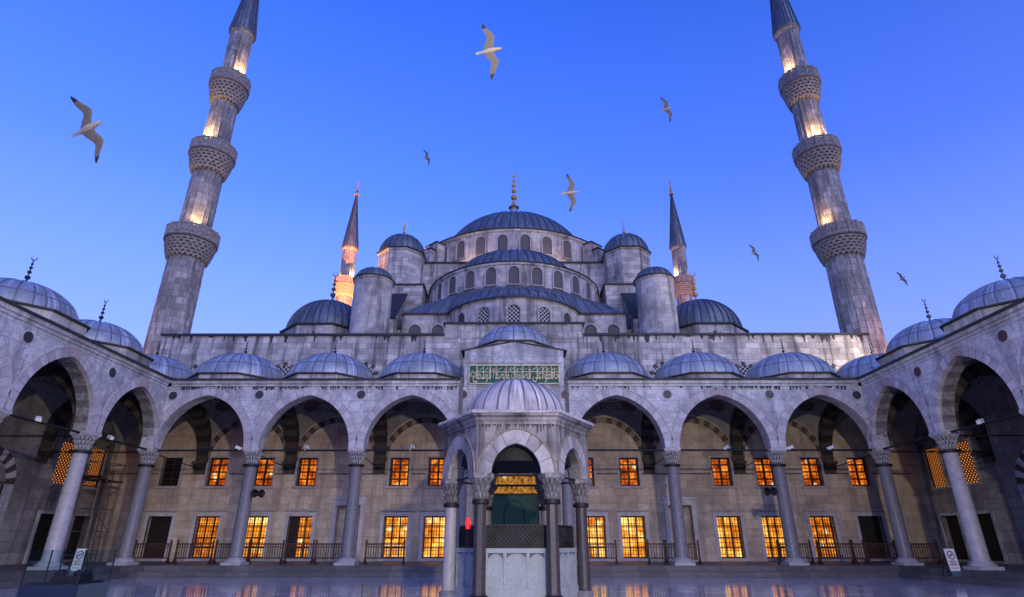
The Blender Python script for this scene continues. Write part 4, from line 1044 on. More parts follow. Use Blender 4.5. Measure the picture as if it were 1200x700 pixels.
# ------------------------------------------------------------------ minarets
mg = 'minarets at the corners of the prayer hall'
def minaret(loc, label):
    root = thing('minaret', label, 'minaret', loc, mg)
    secs = [(0, 10.5, 1.7, 1.7), (10.5, 12.0, 1.7, 1.36), (12.0, 21.7, 1.34, 1.27), (23.0, 29.4, 1.16, 1.12), (31.2, 36.5, 1.04, 1.01), (38.6, 44.75, .94, .92)]
    for i, (z0, z1, ra, rb) in enumerate(secs):
        mb = MB(); mb.lathe([(ra, z0), (rb, z1)], 18, cap=True)
        if i >= 2:
            for k in range(18):
                a = 2*pi*k/18; e = Vector((cos(a), sin(a), 0))
                mb.tube([e*(ra*.995)+Vector((0,0,z0)), e*(rb*.995)+Vector((0,0,z1-.1))], .045, 5)
        if i == 5: mb.lathe([(.92, 44.4), (1.0, 44.5), (1.05, 44.7), (1.05, 44.78)], 24, cap=False)
        mb.build('shaft', M['minaret'], root, ang=15)
    for (zb, zt, rail, ra, R) in ((21.35, 22.95, .95, 1.28, 1.84), (29.25, 31.0, .95, 1.14, 1.72), (36.4, 38.35, 1.05, 1.02, 1.58)):
        mb = MB(); nt_ = 6
        cv = lambda q: ra + (R-ra)*(.12 + .82*q**.6)
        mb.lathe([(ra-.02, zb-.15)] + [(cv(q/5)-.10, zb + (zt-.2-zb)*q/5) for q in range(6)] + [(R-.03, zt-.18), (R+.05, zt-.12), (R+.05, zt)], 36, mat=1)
        for i in range(nt_):
            za = zb + (zt-.2-zb)*i/nt_; z2 = zb + (zt-.2-zb)*(i+1)/nt_
            rb_ = cv((i+1)/nt_)
            n = 24
            mb.lathe([(rb_-.12, z2-(z2-za)*.42), (rb_-.01, z2-(z2-za)*.42), (rb_+.015, z2-.01), (rb_-.10, z2-.005)], 36, mat=0, cap=False)
            for k in range(n):
                a = 2*pi*(k+.5*(i % 2))/n; e = Vector((cos(a), sin(a), 0)); t = Vector((-sin(a), cos(a), 0)); w = pi*rb_/n*.70
                p = []
                for (zz, rr, ww) in ((za-.02, rb_*.95, .03), (z2-(z2-za)*.40, rb_*.995, w*.9)):
                    p += [e*(rr-.2)-t*ww+Vector((0,0,zz)), e*rr-t*ww+Vector((0,0,zz)), e*rr+t*ww+Vector((0,0,zz)), e*(rr-.2)+t*ww+Vector((0,0,zz))]
                mb.hexa(p, 0)
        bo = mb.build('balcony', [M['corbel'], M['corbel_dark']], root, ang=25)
        rl = MB(); n = 16
        rl.lathe([(R-.03, zt+rail-.12), (R+.05, zt+rail-.12), (R+.05, zt+rail), (R-.03, zt+rail), (R-.03, zt+rail-.12)], 48, cap=False)
        rl.lathe([(R-.02, zt), (R+.03, zt), (R+.03, zt+.18), (R-.02, zt+.18)], 48, cap=False)
        for k in range(n):
            a = 2*pi*k/n; e = Vector((cos(a), sin(a), 0)); rl.bar(e*R+Vector((0,0,zt)), e*R+Vector((0,0,zt+rail+.06)), .14, .14)
            for q in range(1, 6):
                a2 = a + 2*pi/n*q/6; e2 = Vector((cos(a2), sin(a2), 0)); rl.bar(e2*R+Vector((0,0,zt+.1)), e2*R+Vector((0,0,zt+rail-.1)), .075, .05)
        for hz in (.40, .66): rl.lathe([(R-.02, zt+rail*hz), (R+.02, zt+rail*hz), (R+.02, zt+rail*hz+.10), (R-.02, zt+rail*hz+.10)], 48, cap=False)
        rl.build('railing', M['corbel'], bo, smooth=False)
    sp = MB(); pr = [(1.13, 44.76), (1.15, 44.9), (1.0, 46.2), (.83, 47.9), (.54, 50.6), (.27, 53.3), (.06, 55.2)]
    sp.lathe(pr, 24); sp.ribs(pr[1:], 20, (0,0,0), .07, .05, 1)
    so = sp.build('spire', [M['lead_dark'], M['seam_dark']], root)
    f = finial_mb(2.9).build('finial', M['gold'], so); f.location = (0, 0, 55.0)
    return root
mn = minaret((-25.15, 39.6, 0), 'tall near minaret with three balconies, beside the dome with a lone far seagull')
mn['label'] = 'tall three-balcony minaret rising beside the big gliding seagull, its tip out of frame'
mr = dup(mn, (25.25, 39.6, 0), (0,0,.3), 'tall three-balcony minaret over the reddish-lit wall end, no big seagull beside it')
mrl = dup(mn, (-26.3, 82, 0), (0,0,.1), 'distant minaret glowing orange under its balcony behind the mosque', (1.14,1.14,1))
mrr = dup(mn, (26.3, 82, 0), (0,0,.2), 'distant minaret with grey-mauve balcony and pale lit shaft behind the mosque', (1.14,1.14,1))

# ------------------------------------------------------------------ fountain kiosk
FX, FY = .06, 20.5
ft = thing('fountain_kiosk', 'six-sided domed marble ablution fountain in the middle of the courtyard', 'fountain', (FX, FY, 0)); ft.scale = (.965, .965, 1)
S6 = 2.25
V6 = [(S6*cos(radians(60*k)), S6*sin(radians(60*k))) for k in range(6)]   # vertices, front edge is k=4,5
for k, (x, y) in enumerate(V6):
    dark = 'column_dark' if k in (4, 5) else ('column_pale' if k == 3 else 'column_dark' if k == 0 else 'column')
    mb = MB(); mb.lathe([(.215, .10), (.225, .16), (.21, .24), (.205, 1.6), (.19, 2.66)], 8 if k in (4,5) else 20, (x,y,0), phase=pi/8)
    co = mb.build('column', M[dark], ft, ang=40)
    mb = MB(); mb.lathe([(.30, 0), (.30, .06), (.27, .10), (.25, .12), (.22, .13)], 16, (x,y,0)); mb.build('column_base', M['iron' if k in (4,5) else 'column'], co)
    mb = MB(); mb.lathe([(.21, 2.60), (.27, 2.62), (.275, 2.68), (.27, 2.73), (.21, 2.75)], 20, (x,y,0), mat=1)
    for i, (za, zb, ra, rb) in enumerate(((2.74,2.95,.21,.245),(2.95,3.15,.25,.30),(3.15,3.33,.30,.345))):
        mb.lathe([(ra*.84, za), (rb*.84, zb)], 12, (x,y,0), mat=2)
        for q in range(12):
            a = 2*pi*(q+.5*(i%2))/12; e = Vector((cos(a), sin(a), 0)); t = Vector((-sin(a), cos(a), 0)); p = []; w = .06
            for (zz, rr, ww) in ((za, ra*.85, .008), (zb, rb*1.05, w)):
                p += [e*rr*.6-t*ww, e*rr-t*ww, e*rr+t*ww, e*rr*.6+t*ww]
                for z_ in range(4): p[-4+z_] = p[-4+z_] + Vector((x, y, zz))
            mb.hexa(p, 0)
    mb.lathe([(.37, 3.32), (.42, 3.36), (.42, 3.5)], 6, (x,y,0), mat=0)
    mb.build('capital', [M['capital_old'], M['iron'], M['carve']], co)
for k in range(6):
    a = Vector((*V6[k], 0)); b_ = Vector((*V6[(k+1) % 6], 0)); mid = (a+b_)/2; d = (b_-a).normalized(); nrm = Vector((mid.x, mid.y, 0)).normalized()
    def G(u, v, z, mid=mid, d=d, nrm=nrm):
        p = mid + d*u + nrm*(-v); return (p.x, p.y, z)
    ext = .29/ tan(radians(60)) 
    mb = MB()
    # mitred wall panel with arch opening
    zt = 5.12; hh, rs, zs = .80, .92, 3.48
    pts = [(x, zs+z) for x, z in arch_pts(hh, rs, 10)]
    vo_, vi_ = -.29, .25
    lo = S6/2 + .29*tan(radians(30)); li = S6/2 - .25*tan(radians(30))
    for (vv, lim) in ((vo_, lo), (vi_, li)):
        mb.quad(G(-lim,vv,zs), G(-hh,vv,zs), G(-hh,vv,zt), G(-lim,vv,zt)); mb.quad(G(hh,vv,zs), G(lim,vv,zs), G(lim,vv,zt), G(hh,vv,zt))
        for (xa, za), (xb, zb) in zip(pts, pts[1:]): mb.quad(G(xa,vv,za), G(xb,vv,zb), G(xb,vv,zt), G(xa,vv,zt))
    for (xa, za), (xb, zb) in zip(pts, pts[1:]): mb.quad(G(xa,vo_,za), G(xa,vi_,za), G(xb,vi_,zb), G(xb,vo_,zb))
    mb.quad(G(-lo,vo_,zs), G(-hh,vo_,zs), G(-hh,vi_,zs), G(-li,vi_,zs)); mb.quad(G(lo,vo_,zs), G(hh,vo_,zs), G(hh,vi_,zs), G(li,vi_,zs))
    ao = mb.build('arch_wall', M['kiosk'], ft, smooth=False)
    mb = MB(); voussoirs(mb, G, 0, zs, hh-.01, rs-.01, .42, -.315, -.2, 4, (0, 0, 1, 0), sub=3, joint=3, jw=.02)
    inn = arc_side(hh, rs, .42, 20); out_ = arc_side(hh, rs, .465, 20)
    for s in (1, -1):
        for i in range(20): mb.hexa([G(s*x, v, zs+z) for v in (-.34, -.25) for (x, z) in (inn[i], inn[i+1], out_[i+1], out_[i])], 2)
    mb.build('archivolt', [M['kiosk_v1'], M['kiosk_v2'], M['stripe_lite'], M['carve']], ao, smooth=False)
    # basin side with blind arches
    lb = 2.02/2
    def B(u, v, z, nrm=nrm, d=d):
        p = nrm*(2.02*cos(radians(30)) - v) + d*u; return (p.x, p.y, z)
    mb = MB(); mb.quad(B(-lb,0,0), B(lb,0,0), B(lb,0,1.36), B(-lb,0,1.36)); mb.quad(B(-lb*.8,.5,1.36), B(lb*.8,.5,1.36), B(lb,0,1.36), B(-lb,0,1.36))
    mb.box(-lb-.02, lb+.02, -.07, .02, 0, .28, 0, B); mb.box(-lb-.01, lb+.01, -.035, .02, 1.24, 1.37, 0, B)
    for x in (-.92, -.36, .36, .92): mb.box(x-.035, x+.035, -.03, .02, .28, 1.24, 0, B)
    bo = mb.build('basin_side', M['basin'], ft, smooth=False)
    mb = MB()
    for (xc, hw) in ((-.64, .24), (0, .32), (.64, .24)):
        ii = arc_side(hw-.03, .22, 0, 8); oo = arc_side(hw-.03, .22, .035, 8)
        for s in (1, -1):
            for i in range(8): mb.hexa([B(xc+s*x, v, .96+z) for v in (-.022, .01) for (x, z) in (ii[i], ii[i+1], oo[i+1], oo[i])], 0)
            # dark spandrel carving
            q = [(xc+s*oo[i][0], .96+oo[i][1]) for i in range(2, 9)]
            idx = [mb.vert(B(x, -.004, z)) for x, z in q] + [mb.vert(B(xc, -.004, 1.235)), mb.vert(B(xc+s*oo[2][0]*1.0, -.004, 1.235))]
            mb.face(idx, 1)
    mb.build('blind_arches', [M['basin'], M['carve']], bo, smooth=False)
    # iron screen over the basin
    def Sx(u, v, z, nrm=nrm, d=d):
        p = nrm*(1.94*cos(radians(30)) - v) + d*u; return (p.x, p.y, z)
    mb = MB(); lw = .93
    mb.box(-lw, lw, .06, .08, 1.37, 2.02, 1, Sx)  # solid near-black sheet fills the space behind the lattice
    for u in (-lw, lw): mb.box(u-.025, u+.025, -.02, .05, 1.37, 2.0, 0, Sx)
    mb.box(-lw, lw, -.02, .05, 1.37, 1.42, 0, Sx); mb.box(-lw+.05, lw-.05, -.02, .05, 2.0, 2.04, 0, Sx)
    nn = 14
    for i in range(-6, nn):
        for s in (1, -1):
            x0 = -lw + i*2*lw/nn; x1 = x0 + .58
            za, zb = 1.42, 2.0
            if s < 0: x0, x1 = -x0, -x1
            # clip to the panel
            def clip(x0, x1):
                t0, t1 = 0, 1
                for lim in (-lw, lw):
                    if (x0-lim)*(x1-lim) < 0:
                        t = (lim-x0)/(x1-x0)
                        if abs(x0) > lw: t0 = max(t0, t)
                        else: t1 = min(t1, t)
                return t0, t1
            if abs(x0) > lw and abs(x1) > lw: continue
            t0, t1 = clip(x0, x1)
            mb.bar(Sx(x0+(x1-x0)*t0, .01+s*.008, za+(zb-za)*t0), Sx(x0+(x1-x0)*t1, .01+s*.008, za+(zb-za)*t1), .011, .011, 2)
    mb.build('iron_screen', [M['iron'], M['black_sheet'], M['bars']], ft, smooth=False)
mb = MB(); mb.lathe([(1.95, 1.3), (1.9, 1.36), (.3, 1.7), (.01, 1.72)], 6); mb.build('tank_lid', M['leadedge'], ft, smooth=False)
# cornice, eaves with scalloped lead, ceiling
mb = MB(); k3 = 1/1.0
mb.lathe([(2.58, 4.98), (2.60, 5.06), (2.66, 5.12), (2.68, 5.18), (2.80, 5.24), (2.80, 5.30)], 6, mat=0, cap=False)
mb.lathe([(2.80, 5.301), (2.86, 5.305), (2.86, 5.36), (1.85, 5.52)], 6, mat=1, cap=False)
for k in range(6):
    a = Vector((cos(radians(60*k)), sin(radians(60*k)), 0))*2.84; b_ = Vector((cos(radians(60*k+60)), sin(radians(60*k+60)), 0))*2.84
    for q in range(26):
        p = a.lerp(b_, (q+.5)/26); c = Vector((p.x, p.y, 0)).normalized()
        mb.tube([p + Vector((0,0,5.36)), p*.93 + Vector((0,0,5.40))], .05, 6, 1)
mb.build('eaves', [M['kiosk'], M['lead_fountain']], ft, smooth=False)
mb = MB(); pr = dome_prof(1.95, 1.9, 10, 3.9); mb.lathe(pr, 36); mb.lathe([(1.9,4.95),(2.5,4.95)], 6, cap=False); mb.build('ceiling', M['black_sheet'], ft)  # shade under the dome is put into the ceiling's near-black colour
mb = MB(); pr = dome_prof(1.84, 1.50, 14, 5.44); mb.lathe(pr, 48); mb.ribs(pr[:-1], 24, (0,0,0), .06, .028, 1)
mb.build('dome', [M['lead_fountain'], M['seam']], ft)
mb = MB()
for k in range(6):
    a, b_ = V6[k], V6[(k+1) % 6]; mb.tube([(a[0], a[1], 3.46), (b_[0], b_[1], 3.46)], .03, 8)
mb.build('tie_rod', M['iron'], ft)

for k in range(6):
    a = Vector((*V6[k], 0)); b_ = Vector((*V6[(k+1) % 6], 0)); mid = (a+b_)/2; d = (b_-a).normalized(); nrm = Vector((mid.x, mid.y, 0)).normalized()
    def G(u, v, z, mid=mid, d=d, nrm=nrm):
        p = mid + d*u + nrm*(.29 - v); return (p.x, p.y, z)
    mb = MB(); rnd = random.Random(40+k); u = -1.22
    while u < 1.22:
        ww = rnd.uniform(.03, .09)
        if rnd.random() < .8:
            h = rnd.uniform(.05, .30)*rnd.random()**.5
            mb.hexa([G(u+ww*.3,-.006,4.98-h), G(u+ww*.7,-.006,4.98-h), G(u+ww*.7,.01,4.98-h), G(u+ww*.3,.01,4.98-h), G(u,-.012,4.985), G(u+ww,-.012,4.985), G(u+ww,.01,4.985), G(u,.01,4.985)])
        u += ww*rnd.uniform(.9, 1.5)
    mb.build('drip_crust', M['soot'], ft, smooth=False)['kind'] = 'stuff'
# red lamp on the basin rim
rl = thing('signal_lamp', 'glowing red oval lamp on a thin stem beside the fountain column', 'lamp', (FX-1.50, FY-1.28, 1.37))
mb = MB(); mb.lathe([(.004,.50),(.05,.54),(.07,.64),(.073,.74),(.055,.84),(.004,.88)], 20); mb.build('lens', M['red_glow'], rl)
mb = MB(); mb.lathe([(.07,0),(.07,.02),(.014,.03),(.014,.50)], 12); mb.lathe([(.05,.49),(.08,.53),(.05,.55)], 16); mb.build('stem', M['iron'], rl)

# ------------------------------------------------------------------ wooden barriers in the portico
def barrier(width, loc, label, rz=0):
    root = thing('wooden_barrier', label, 'barrier', loc, 'slatted wooden barriers in the portico', rz)
    w = width/2
    mb = MB()
    mb.box(-w, w, -.03, .03, .93, 1.0); mb.box(-w, w, -.025, .025, .26, .32); mb.box(-w, w, -.022, .022, .80, .84)
    mb.build('rail', M['wood'], root, smooth=False)
    n = max(4, int(width/.13)); mb = MB()
    for k in range(1, n): mb.box(-w+width*k/n-.017, -w+width*k/n+.017, -.014, .014, .32, .93)
    mb.build('slat_panel', M['wood'], root, smooth=False)
    for s in (-1, 1):
        mb = MB(); mb.box(s*w-.04, s*w+.04, -.04, .04, .0, 1.1); mb.box(s*w-.04, s*w+.04, -.28, .28, 0, .07)
        mb.hexa([(s*w-.035,-.2,.07),(s*w+.035,-.2,.07),(s*w+.035,.2,.07),(s*w-.035,.2,.07),(s*w-.035,-.045,.28),(s*w+.035,-.045,.28),(s*w+.035,.045,.28),(s*w-.035,.045,.28)])
        mb.lathe([(.045,1.1),(.055,1.13),(.03,1.17),(.004,1.19)], 8, (s*w,0,0))
        mb.build('post', M['wood'], root, smooth=False)
    return root
spans = [(155,197,'before the dark doorway next to the scaffold'), (205,247,'before the lit window nearest the dark scaffold-side doorway'), (251,290,'behind the first column past the scaffold corner'), (292,330,'just right of the column with the loudspeaker, before the half-shuttered window'),
         (334,366,'right in front of the half-shuttered lit window'), (369,402,'between half-shuttered window and the next column'), (428,473,'alone under a lit window, on the ladder side of the fountain'),
         (687,722,'touching the fountain outline, covering a narrow lit window strip'), (760,779,'short, just past the first full lit window right of the fountain'), (781,819,'behind the first column right of the fountain'),
         (912,950,'behind the column with the loudspeaker on the smoking-board side'), (959,998,'before the lit window next to the smoking-board side doorway'), (1000,1013,'narrowest of all, between two longer ones'),
         (1015,1049,'before the dark doorway nearest the uncovered smoking board'), (1066,1099,'between the corner column and the uncovered no smoking board')]
f_px, th = 675.0, radians(22.9)
for (a, bq, tx) in spans:
    Y = 33.0; d = Y*cos(th) - .6*sin(th); x0 = (a-602.5)*d/f_px; x1 = (bq-602.5)*d/f_px
    barrier(x1-x0, ((x0+x1)/2, Y, PLAT), 'slatted wooden barrier ' + tx)

# ------------------------------------------------------------------ no-smoking boards
def sign(loc, rz, label):
    root = thing('sign_board', label, 'sign', loc, 'no smoking boards by the side steps', rz)
    mb = MB()
    def T(x, y, z): return (x, y + z*.10, z)
    mb.box(-.23, .23, -.015, .015, .20, 1.05, 0, T); mb.build('board', M['white'], root, smooth=False)
    mb = MB(); mb.box(-.23, .23, -.018, .018, 0, .197, 0, T); mb.build('foot', M['teal'], root, smooth=False)
    mb = MB(); mb.bar((-.2, .10, 1.0), (-.24, .5, 0), .03); mb.bar((.2, .10, 1.0), (.24, .5, 0), .03); mb.build('prop', M['iron'], root, smooth=False)
    mb = MB(); n = 24
    for k in range(n):
        a0, a1 = 2*pi*k/n, 2*pi*(k+1)/n
        mb.hexa([T(r*cos(a), y, .80+r*sin(a)) for y in (-.021, -.012) for (r, a) in ((.135,a0),(.135,a1),(.168,a1),(.168,a0))])
    mb.hexa([T(x, y, z) for y in (-.022,-.012) for (x, z) in ((-.115,.70),(-.095,.68),(.115,.90),(.095,.92))])
    mb.box(-.11, .05, -.020, -.012, .785, .82, 0, T); mb.box(.06, .10, -.020, -.012, .785, .82, 0, T)
    mb.tube([T(.08,-.018,.83), T(.06,-.018,.86), T(.085,-.018,.885)], .008, 5)
    mb.build('no_smoking_symbol', M['black'], root, smooth=False)
    # three short lines of print too small to read in the photograph
    mb = MB(); rnd = random.Random(9)
    for (z, wd, hh) in ((.555,.34,.04),(.485,.28,.04),(.415,.40,.04),(.30,.34,.028)):
        x = -wd/2
        while x < wd/2-.02:
            l = rnd.uniform(.02, .05); mb.box(x, min(x+l, wd/2), -.020, -.012, z, z+hh*rnd.choice((.8,1)), 0, T); x += l + .012
    mb.build('print_lines', M['black'], root, smooth=False)
    return root
sign((18.42, 26.6, .23), .12, 'white no smoking board standing on the steps, nothing in front of it')
sign((-18.42, 26.6, .23), -.12, 'white no smoking board seen through the glass booth')

# glass booth
gb = thing('glass_booth', 'low navy panelled booth with clear glass upper panels near the side steps', 'booth', (-7.64, 10.9, 0))
mb = MB(); mb.box(-.48, .48, -.40, -.37, 0, .90); mb.build('front_panel', M['navy'], gb, smooth=False)
mb = MB(); mb.box(.45, .48, -.369, .42, 0, .90); mb.build('side_panel', M['steel'], gb, smooth=False)
mb = MB(); mb.box(-.48, -.45, -.369, .42, 0, .90); mb.box(-.449, .449, .39, .42, 0, .90); mb.build('back_panel', M['navy'], gb, smooth=False)
mb = MB(); 
for q in ((-.48,.48,-.392,-.38,.90,1.42), (.46,.472,-.379,.42,.90,1.42), (-.472,-.46,-.379,.42,.90,1.42), (-.459,.459,.398,.41,.90,1.42)): mb.box(*q)
mb.build('glass_pane', M['glass'], gb, smooth=False)
mb = MB()
for (x, y) in ((-.466,-.386),(.466,-.386),(.466,.404),(-.466,.404),(-.1,-.386)):
    mb = MB(); mb.bar((x,y,.9),(x,y,1.43),.018,.018); mb.build('corner_post', M['iron'], gb, smooth=False)
mb = MB(); rnd = random.Random(4)
mb.box(-.40,.40,-.3,.35,.55,.93); mb.box(-.1,.30,-.25,.2,.931,1.02); 
for k in range(7):
    x = rnd.uniform(-.15,.32); mb.lathe([(.06,1.02),(.075,1.05),(.05,1.08+rnd.random()*.05),(.003,1.12)], 9, (x, rnd.uniform(-.2,.15), 0))
mb.build('stored_goods', M['black'], gb)

# ------------------------------------------------------------------ scaffold with ladder in the far corner
sc_ = thing('scaffold_tower', 'narrow metal scaffold with ladder and plank deck in the arcade corner', 'scaffold', (-23.9, 34.9, PLAT))
mb = MB()
for (x, y) in ((-.45,-.9),(.45,-.9),(-.45,.9),(.45,.9)): mb.tube([(x,y,0),(x,y,5.4)], .035, 8)
for z in (.4, 1.6, 2.8, 4.0, 5.3):
    for (a, bq) in (((-.45,-.9),(.45,-.9)),((-.45,.9),(.45,.9)),((-.45,-.9),(-.45,.9)),((.45,-.9),(.45,.9))): mb.tube([(*a,z),(*bq,z)], .025, 6)
mb.tube([(.45,-.9,.4),(.45,.9,1.6)], .02, 6); mb.tube([(.45,.9,1.6),(.45,-.9,2.8)], .02, 6); mb.tube([(.45,-.9,2.8),(.45,.9,4.0)], .02, 6)
mb.build('tube_frame', M['alu'], sc_)
mb = MB(); mb.box(-.55, .55, -1.0, 1.0, 4.3, 4.36); mb.box(-.55,.55,-1.02,-.99,4.37,4.55); mb.build('plank_deck', M['darkwood'], sc_, smooth=False)
mb = MB()
for s in (-1, 1): mb.bar((.75+s*.0, -.3+s*.22, 0), (.55, -.3+s*.22, 4.9), .05, .04)
for k in range(14): z = .3+k*.33; mb.tube([(.75-.2*z/4.9, -.52, z), (.75-.2*z/4.9, -.08, z)], .018, 6)
mb.build('ladder', M['alu'], sc_)

# ------------------------------------------------------------------ spotlights clamped to the tie rods, loudspeakers
def spotlight(loc, rz, label):
    root = thing('spotlight', label, 'spotlight', loc, 'white spotlights on the tie rods', rz)
    mb = MB(); mb.bar((0,-.16,.11),(0,.16,.02), .17, .14); mb.bar((0,-.19,.12),(0,-.15,.108), .20, .17); mb.build('housing', M['white_metal'], root, smooth=False)
    mb = MB(); mb.bar((0,-.203,.124),(0,-.192,.121), .15, .12); mb.build('lens', M['alu'], root, smooth=False)
    mb = MB(); mb.bar((-.1,0,-.02),(-.1,0,.08),.02); mb.bar((.1,0,-.02),(.1,0,.08),.02); mb.box(-.11,.11,-.03,.03,-.045,-.015); mb.build('bracket', M['white_metal'], root, smooth=False)
    return root
def tie_pt(px, Y): 
    z = 6.12; d = Y*cos(th) + (z-1.55)*sin(th); return ((px-602.5)*d/f_px, Y, z)
for (px, rz, tx) in ((279, -.9, 'in the arch beside the scaffold corner'), (359, .3, 'in the arch holding the half-shuttered window'), (482, .5, 'in the arch touching the fountain, scaffold side'),
                     (851, .6, 'in the second full arch right of the fountain'), (925, 1.1, 'at the column end of the last far arch'), (973, .8, 'mid-span in the last far arch, smoking-board side')):
    p = tie_pt(px, 31.6); spotlight(p, rz, 'white spotlight on the tie rod ' + tx)
spotlight((-19.5, 28.2, 6.12), -2.2, 'white spotlight on the tie rod of the side arch nearest the scaffold')
spotlight((-19.5, 23.6, 6.12), -2.4, 'white spotlight on the tie rod of the big side arch above the glass booth')
spotlight((19.5, 24.3, 6.12), 2.2, 'white spotlight on the tie rod of the big side arch above the no smoking board')
def loudspeaker(loc, rz, label):
    root = thing('loudspeaker', label, 'loudspeaker', loc, 'dark horn loudspeakers on the portico columns', rz)
    mb = MB()
    prof = [(.05,0),(.06,.10),(.10,.2),(.19,.30),(.21,.32)]
    for s in (-1, 1):
        m2 = MB(); m2.lathe(prof, 18, cap=False)
        R_ = Matrix.Rotation(pi/2, 4, 'X') @ Matrix.Rotation(s*.55, 4, 'Y')
        base = len(mb.v); mb.v += [tuple(R_ @ Vector(v)) for v in m2.v]; mb.f += [(tuple(i+base for i in q[0]), q[1], q[2]) for q in m2.f]
    mb.build('horn', M['iron'], root)
    mb = MB(); mb.box(-.12,.12,-.05,.12,-.1,.1); mb.bar((0,.1,0),(-.4 if loc[0]<0 else .4,.12,.05),.04); mb.build('bracket', M['iron'], root, smooth=False)
    return root
loudspeaker((-13.35, 31.5, 3.85), .5, 'dark twin-horn loudspeaker on the column near the half-shuttered window')
loudspeaker((13.3, 31.5, 3.95), -.4, 'dark twin-horn loudspeaker on the column nearest the smoking-board corner')
# ------------------------------------------------------------------ camera
cam = bpy.data.cameras.new('camera'); co = bpy.data.objects.new('camera', cam); COL.objects.link(co)
co.location = (0, 0, 1.55); co.rotation_euler = (radians(90+22.9), 0, .0037)
cam.sensor_width = 36; cam.lens = 20.25; cam.clip_end = 8000; cam.clip_start = .05
SC.camera = co
SC.render.resolution_x = 1024; SC.render.resolution_y = 597
bpy.context.view_layer.update()
CM = co.matrix_world.copy()

# ------------------------------------------------------------------ seagulls
def gull(label, px, py, fwd, span_px, flip=0.0, curl=1.0, span=1.3, asym=(1,1)):
    """fwd = heading in the picture plane (x right, y up); bird banks so its underside shows"""
    dist = span*f_px/span_px
    dcam = Vector(((px-600)/f_px, (350-py)/f_px, -1))
    pos = CM @ (dcam*dist)
    fx = Vector((fwd[0], fwd[1], 0)).normalized(); fx = (fx + Vector((0,0,.08))).normalized()
    up = Vector((-.05, .08, 1)); up = (up - fx*up.dot(fx)).normalized(); sd = up.cross(fx)     # up points at the viewer: the belly side
    R3 = CM.to_3x3() @ Matrix((fx, sd, up)).transposed()
    mb = MB(); s = span/2
    # body
    body = [(-.46,.035,.012,0),(-.40,.055,.014,0),(-.30,.04,.022,0),(-.18,.062,.05,0),(0,.092,.085,0),(.14,.088,.085,0),(.26,.058,.062,0),(.33,.052,.055,0),(.39,.042,.042,0),(.43,.016,.016,1),(.485,.004,.006,1)]
    rings = []
    for (x, w, h, mt) in body:
        rings.append([mb.vert((x*s, w*s*cos(2*pi*k/12), h*s*sin(2*pi*k/12))) for k in range(12)])
    for i in range(len(rings)-1):
        mt = 3 if i >= 9 else 0
        for k in range(12): mb.face((rings[i][k], rings[i][(k+1)%12], rings[i+1][(k+1)%12], rings[i+1][k]), mt)
    mb.face(rings[0]); mb.face(rings[-1], 3)
    # wings: (span fraction, forward offset of quarter chord, chord, height)
    wing = [(0.03,.06,.30,0),(.12,.07,.29,-.01),(.25,.12,.265,-.03),(.38,.185,.24,-.05),(.47,.20,.225,-.055),(.58,.15,.205,-.04),(.70,.065,.17,-.02),(.82,.01,.125,0),(.92,-.035,.085,.02),(1.0,-.075,.02,.035)]
    for q, sg in enumerate((1, -1)):
        rings = []
        for (t, x, c, z) in wing:
            xx = x*curl*asym[q]; ring = []
            c *= 1.18
            for (cx, th_) in ((.30,0),(.18,.10),(0,.12),(-.35,.07),(-.70,0),(-.35,-.03),(0,-.05),(.18,-.05)):
                ring.append(mb.vert(((xx + cx*c)*s, sg*t*s*(1 if asym[q] <= 1 else .96), (z*flip + th_*c*.35)*s)))
            rings.append(ring)
        for i in range(len(rings)-1):
            mt = 2 if i >= 7 else (1 if i >= 0 else 0)
            for k in range(8): mb.face((rings[i][k], rings[i][(k+1)%8], rings[i+1][(k+1)%8], rings[i+1][k]), mt)
        mb.face(rings[-1], 2); mb.face(rings[0], 1)
    o = mb.build('seagull', [M['gull_white'], M['gull_grey'], M['gull_black'], M['beak']], ang=60, fixn=True)
    o.matrix_world = Matrix.Translation(pos) @ R3.to_4x4()
    return tag(o, label, 'seagull', 'seagulls gliding over the courtyard')
gull('large white-bodied seagull gliding beside the lower-balcony minaret, clearly the biggest bird', 102, 151, (37, 17), 89, 1, 1.0)
gull('seagull high above the main dome, second largest, long narrow wings', 573, 60, (28, 5), 69, -1, .95)
gull('seagull nearest the golden finial of the main dome, body level', 668, 226, (25, 2), 46, 1, 1.0)
gull('small dark-winged seagull high up in open sky between dome and bright minaret', 781, 128, (14, 5), 32, -.5, .95)
gull('tiny seagull in the sky above the turret dome, near the lone orange-lit spire', 500, 184.5, (12, 4), 20, .8, 1.1)
gull('small seagull low in the sky between the far pale minaret and the tall one', 884, 296, (11, 6), 22, .5, 1.0)
gull('tiny dark edge-on seagull low beside the tall minaret, over the side arcade domes', 1057.5, 326.5, (8, 6), 20, 1.6, .8)

# ------------------------------------------------------------------ lights
def light(kind, name, loc, energy, col, target=None, size=.1, cone=60, blend=.5):
    l = bpy.data.lights.new(name, kind); o = bpy.data.objects.new(name, l); COL.objects.link(o)
    o.location = loc; l.energy = energy; l.color = col
    if kind in ('POINT', 'SPOT'): l.shadow_soft_size = size
    if kind == 'SPOT': l.spot_size = radians(cone); l.spot_blend = blend
    if target is not None: o.rotation_euler = (Vector(target)-Vector(loc)).to_track_quat('-Z', 'Y').to_euler()
    return o
SUN_EL, SUN_AZ = 5.0, 150.0      # afterglow from behind the viewer
w = bpy.data.worlds.new('World'); SC.world = w; w.use_nodes = True; nt = w.node_tree
bg = nt.nodes['Background']
sky = nt.nodes.new('ShaderNodeTexSky'); sky.sky_type = 'NISHITA'; sky.sun_disc = False
sky.sun_elevation = radians(SUN_EL); sky.sun_rotation = radians(SUN_AZ); sky.altitude = 50; sky.air_density = 1.4; sky.dust_density = .2; sky.ozone_density = 4.0
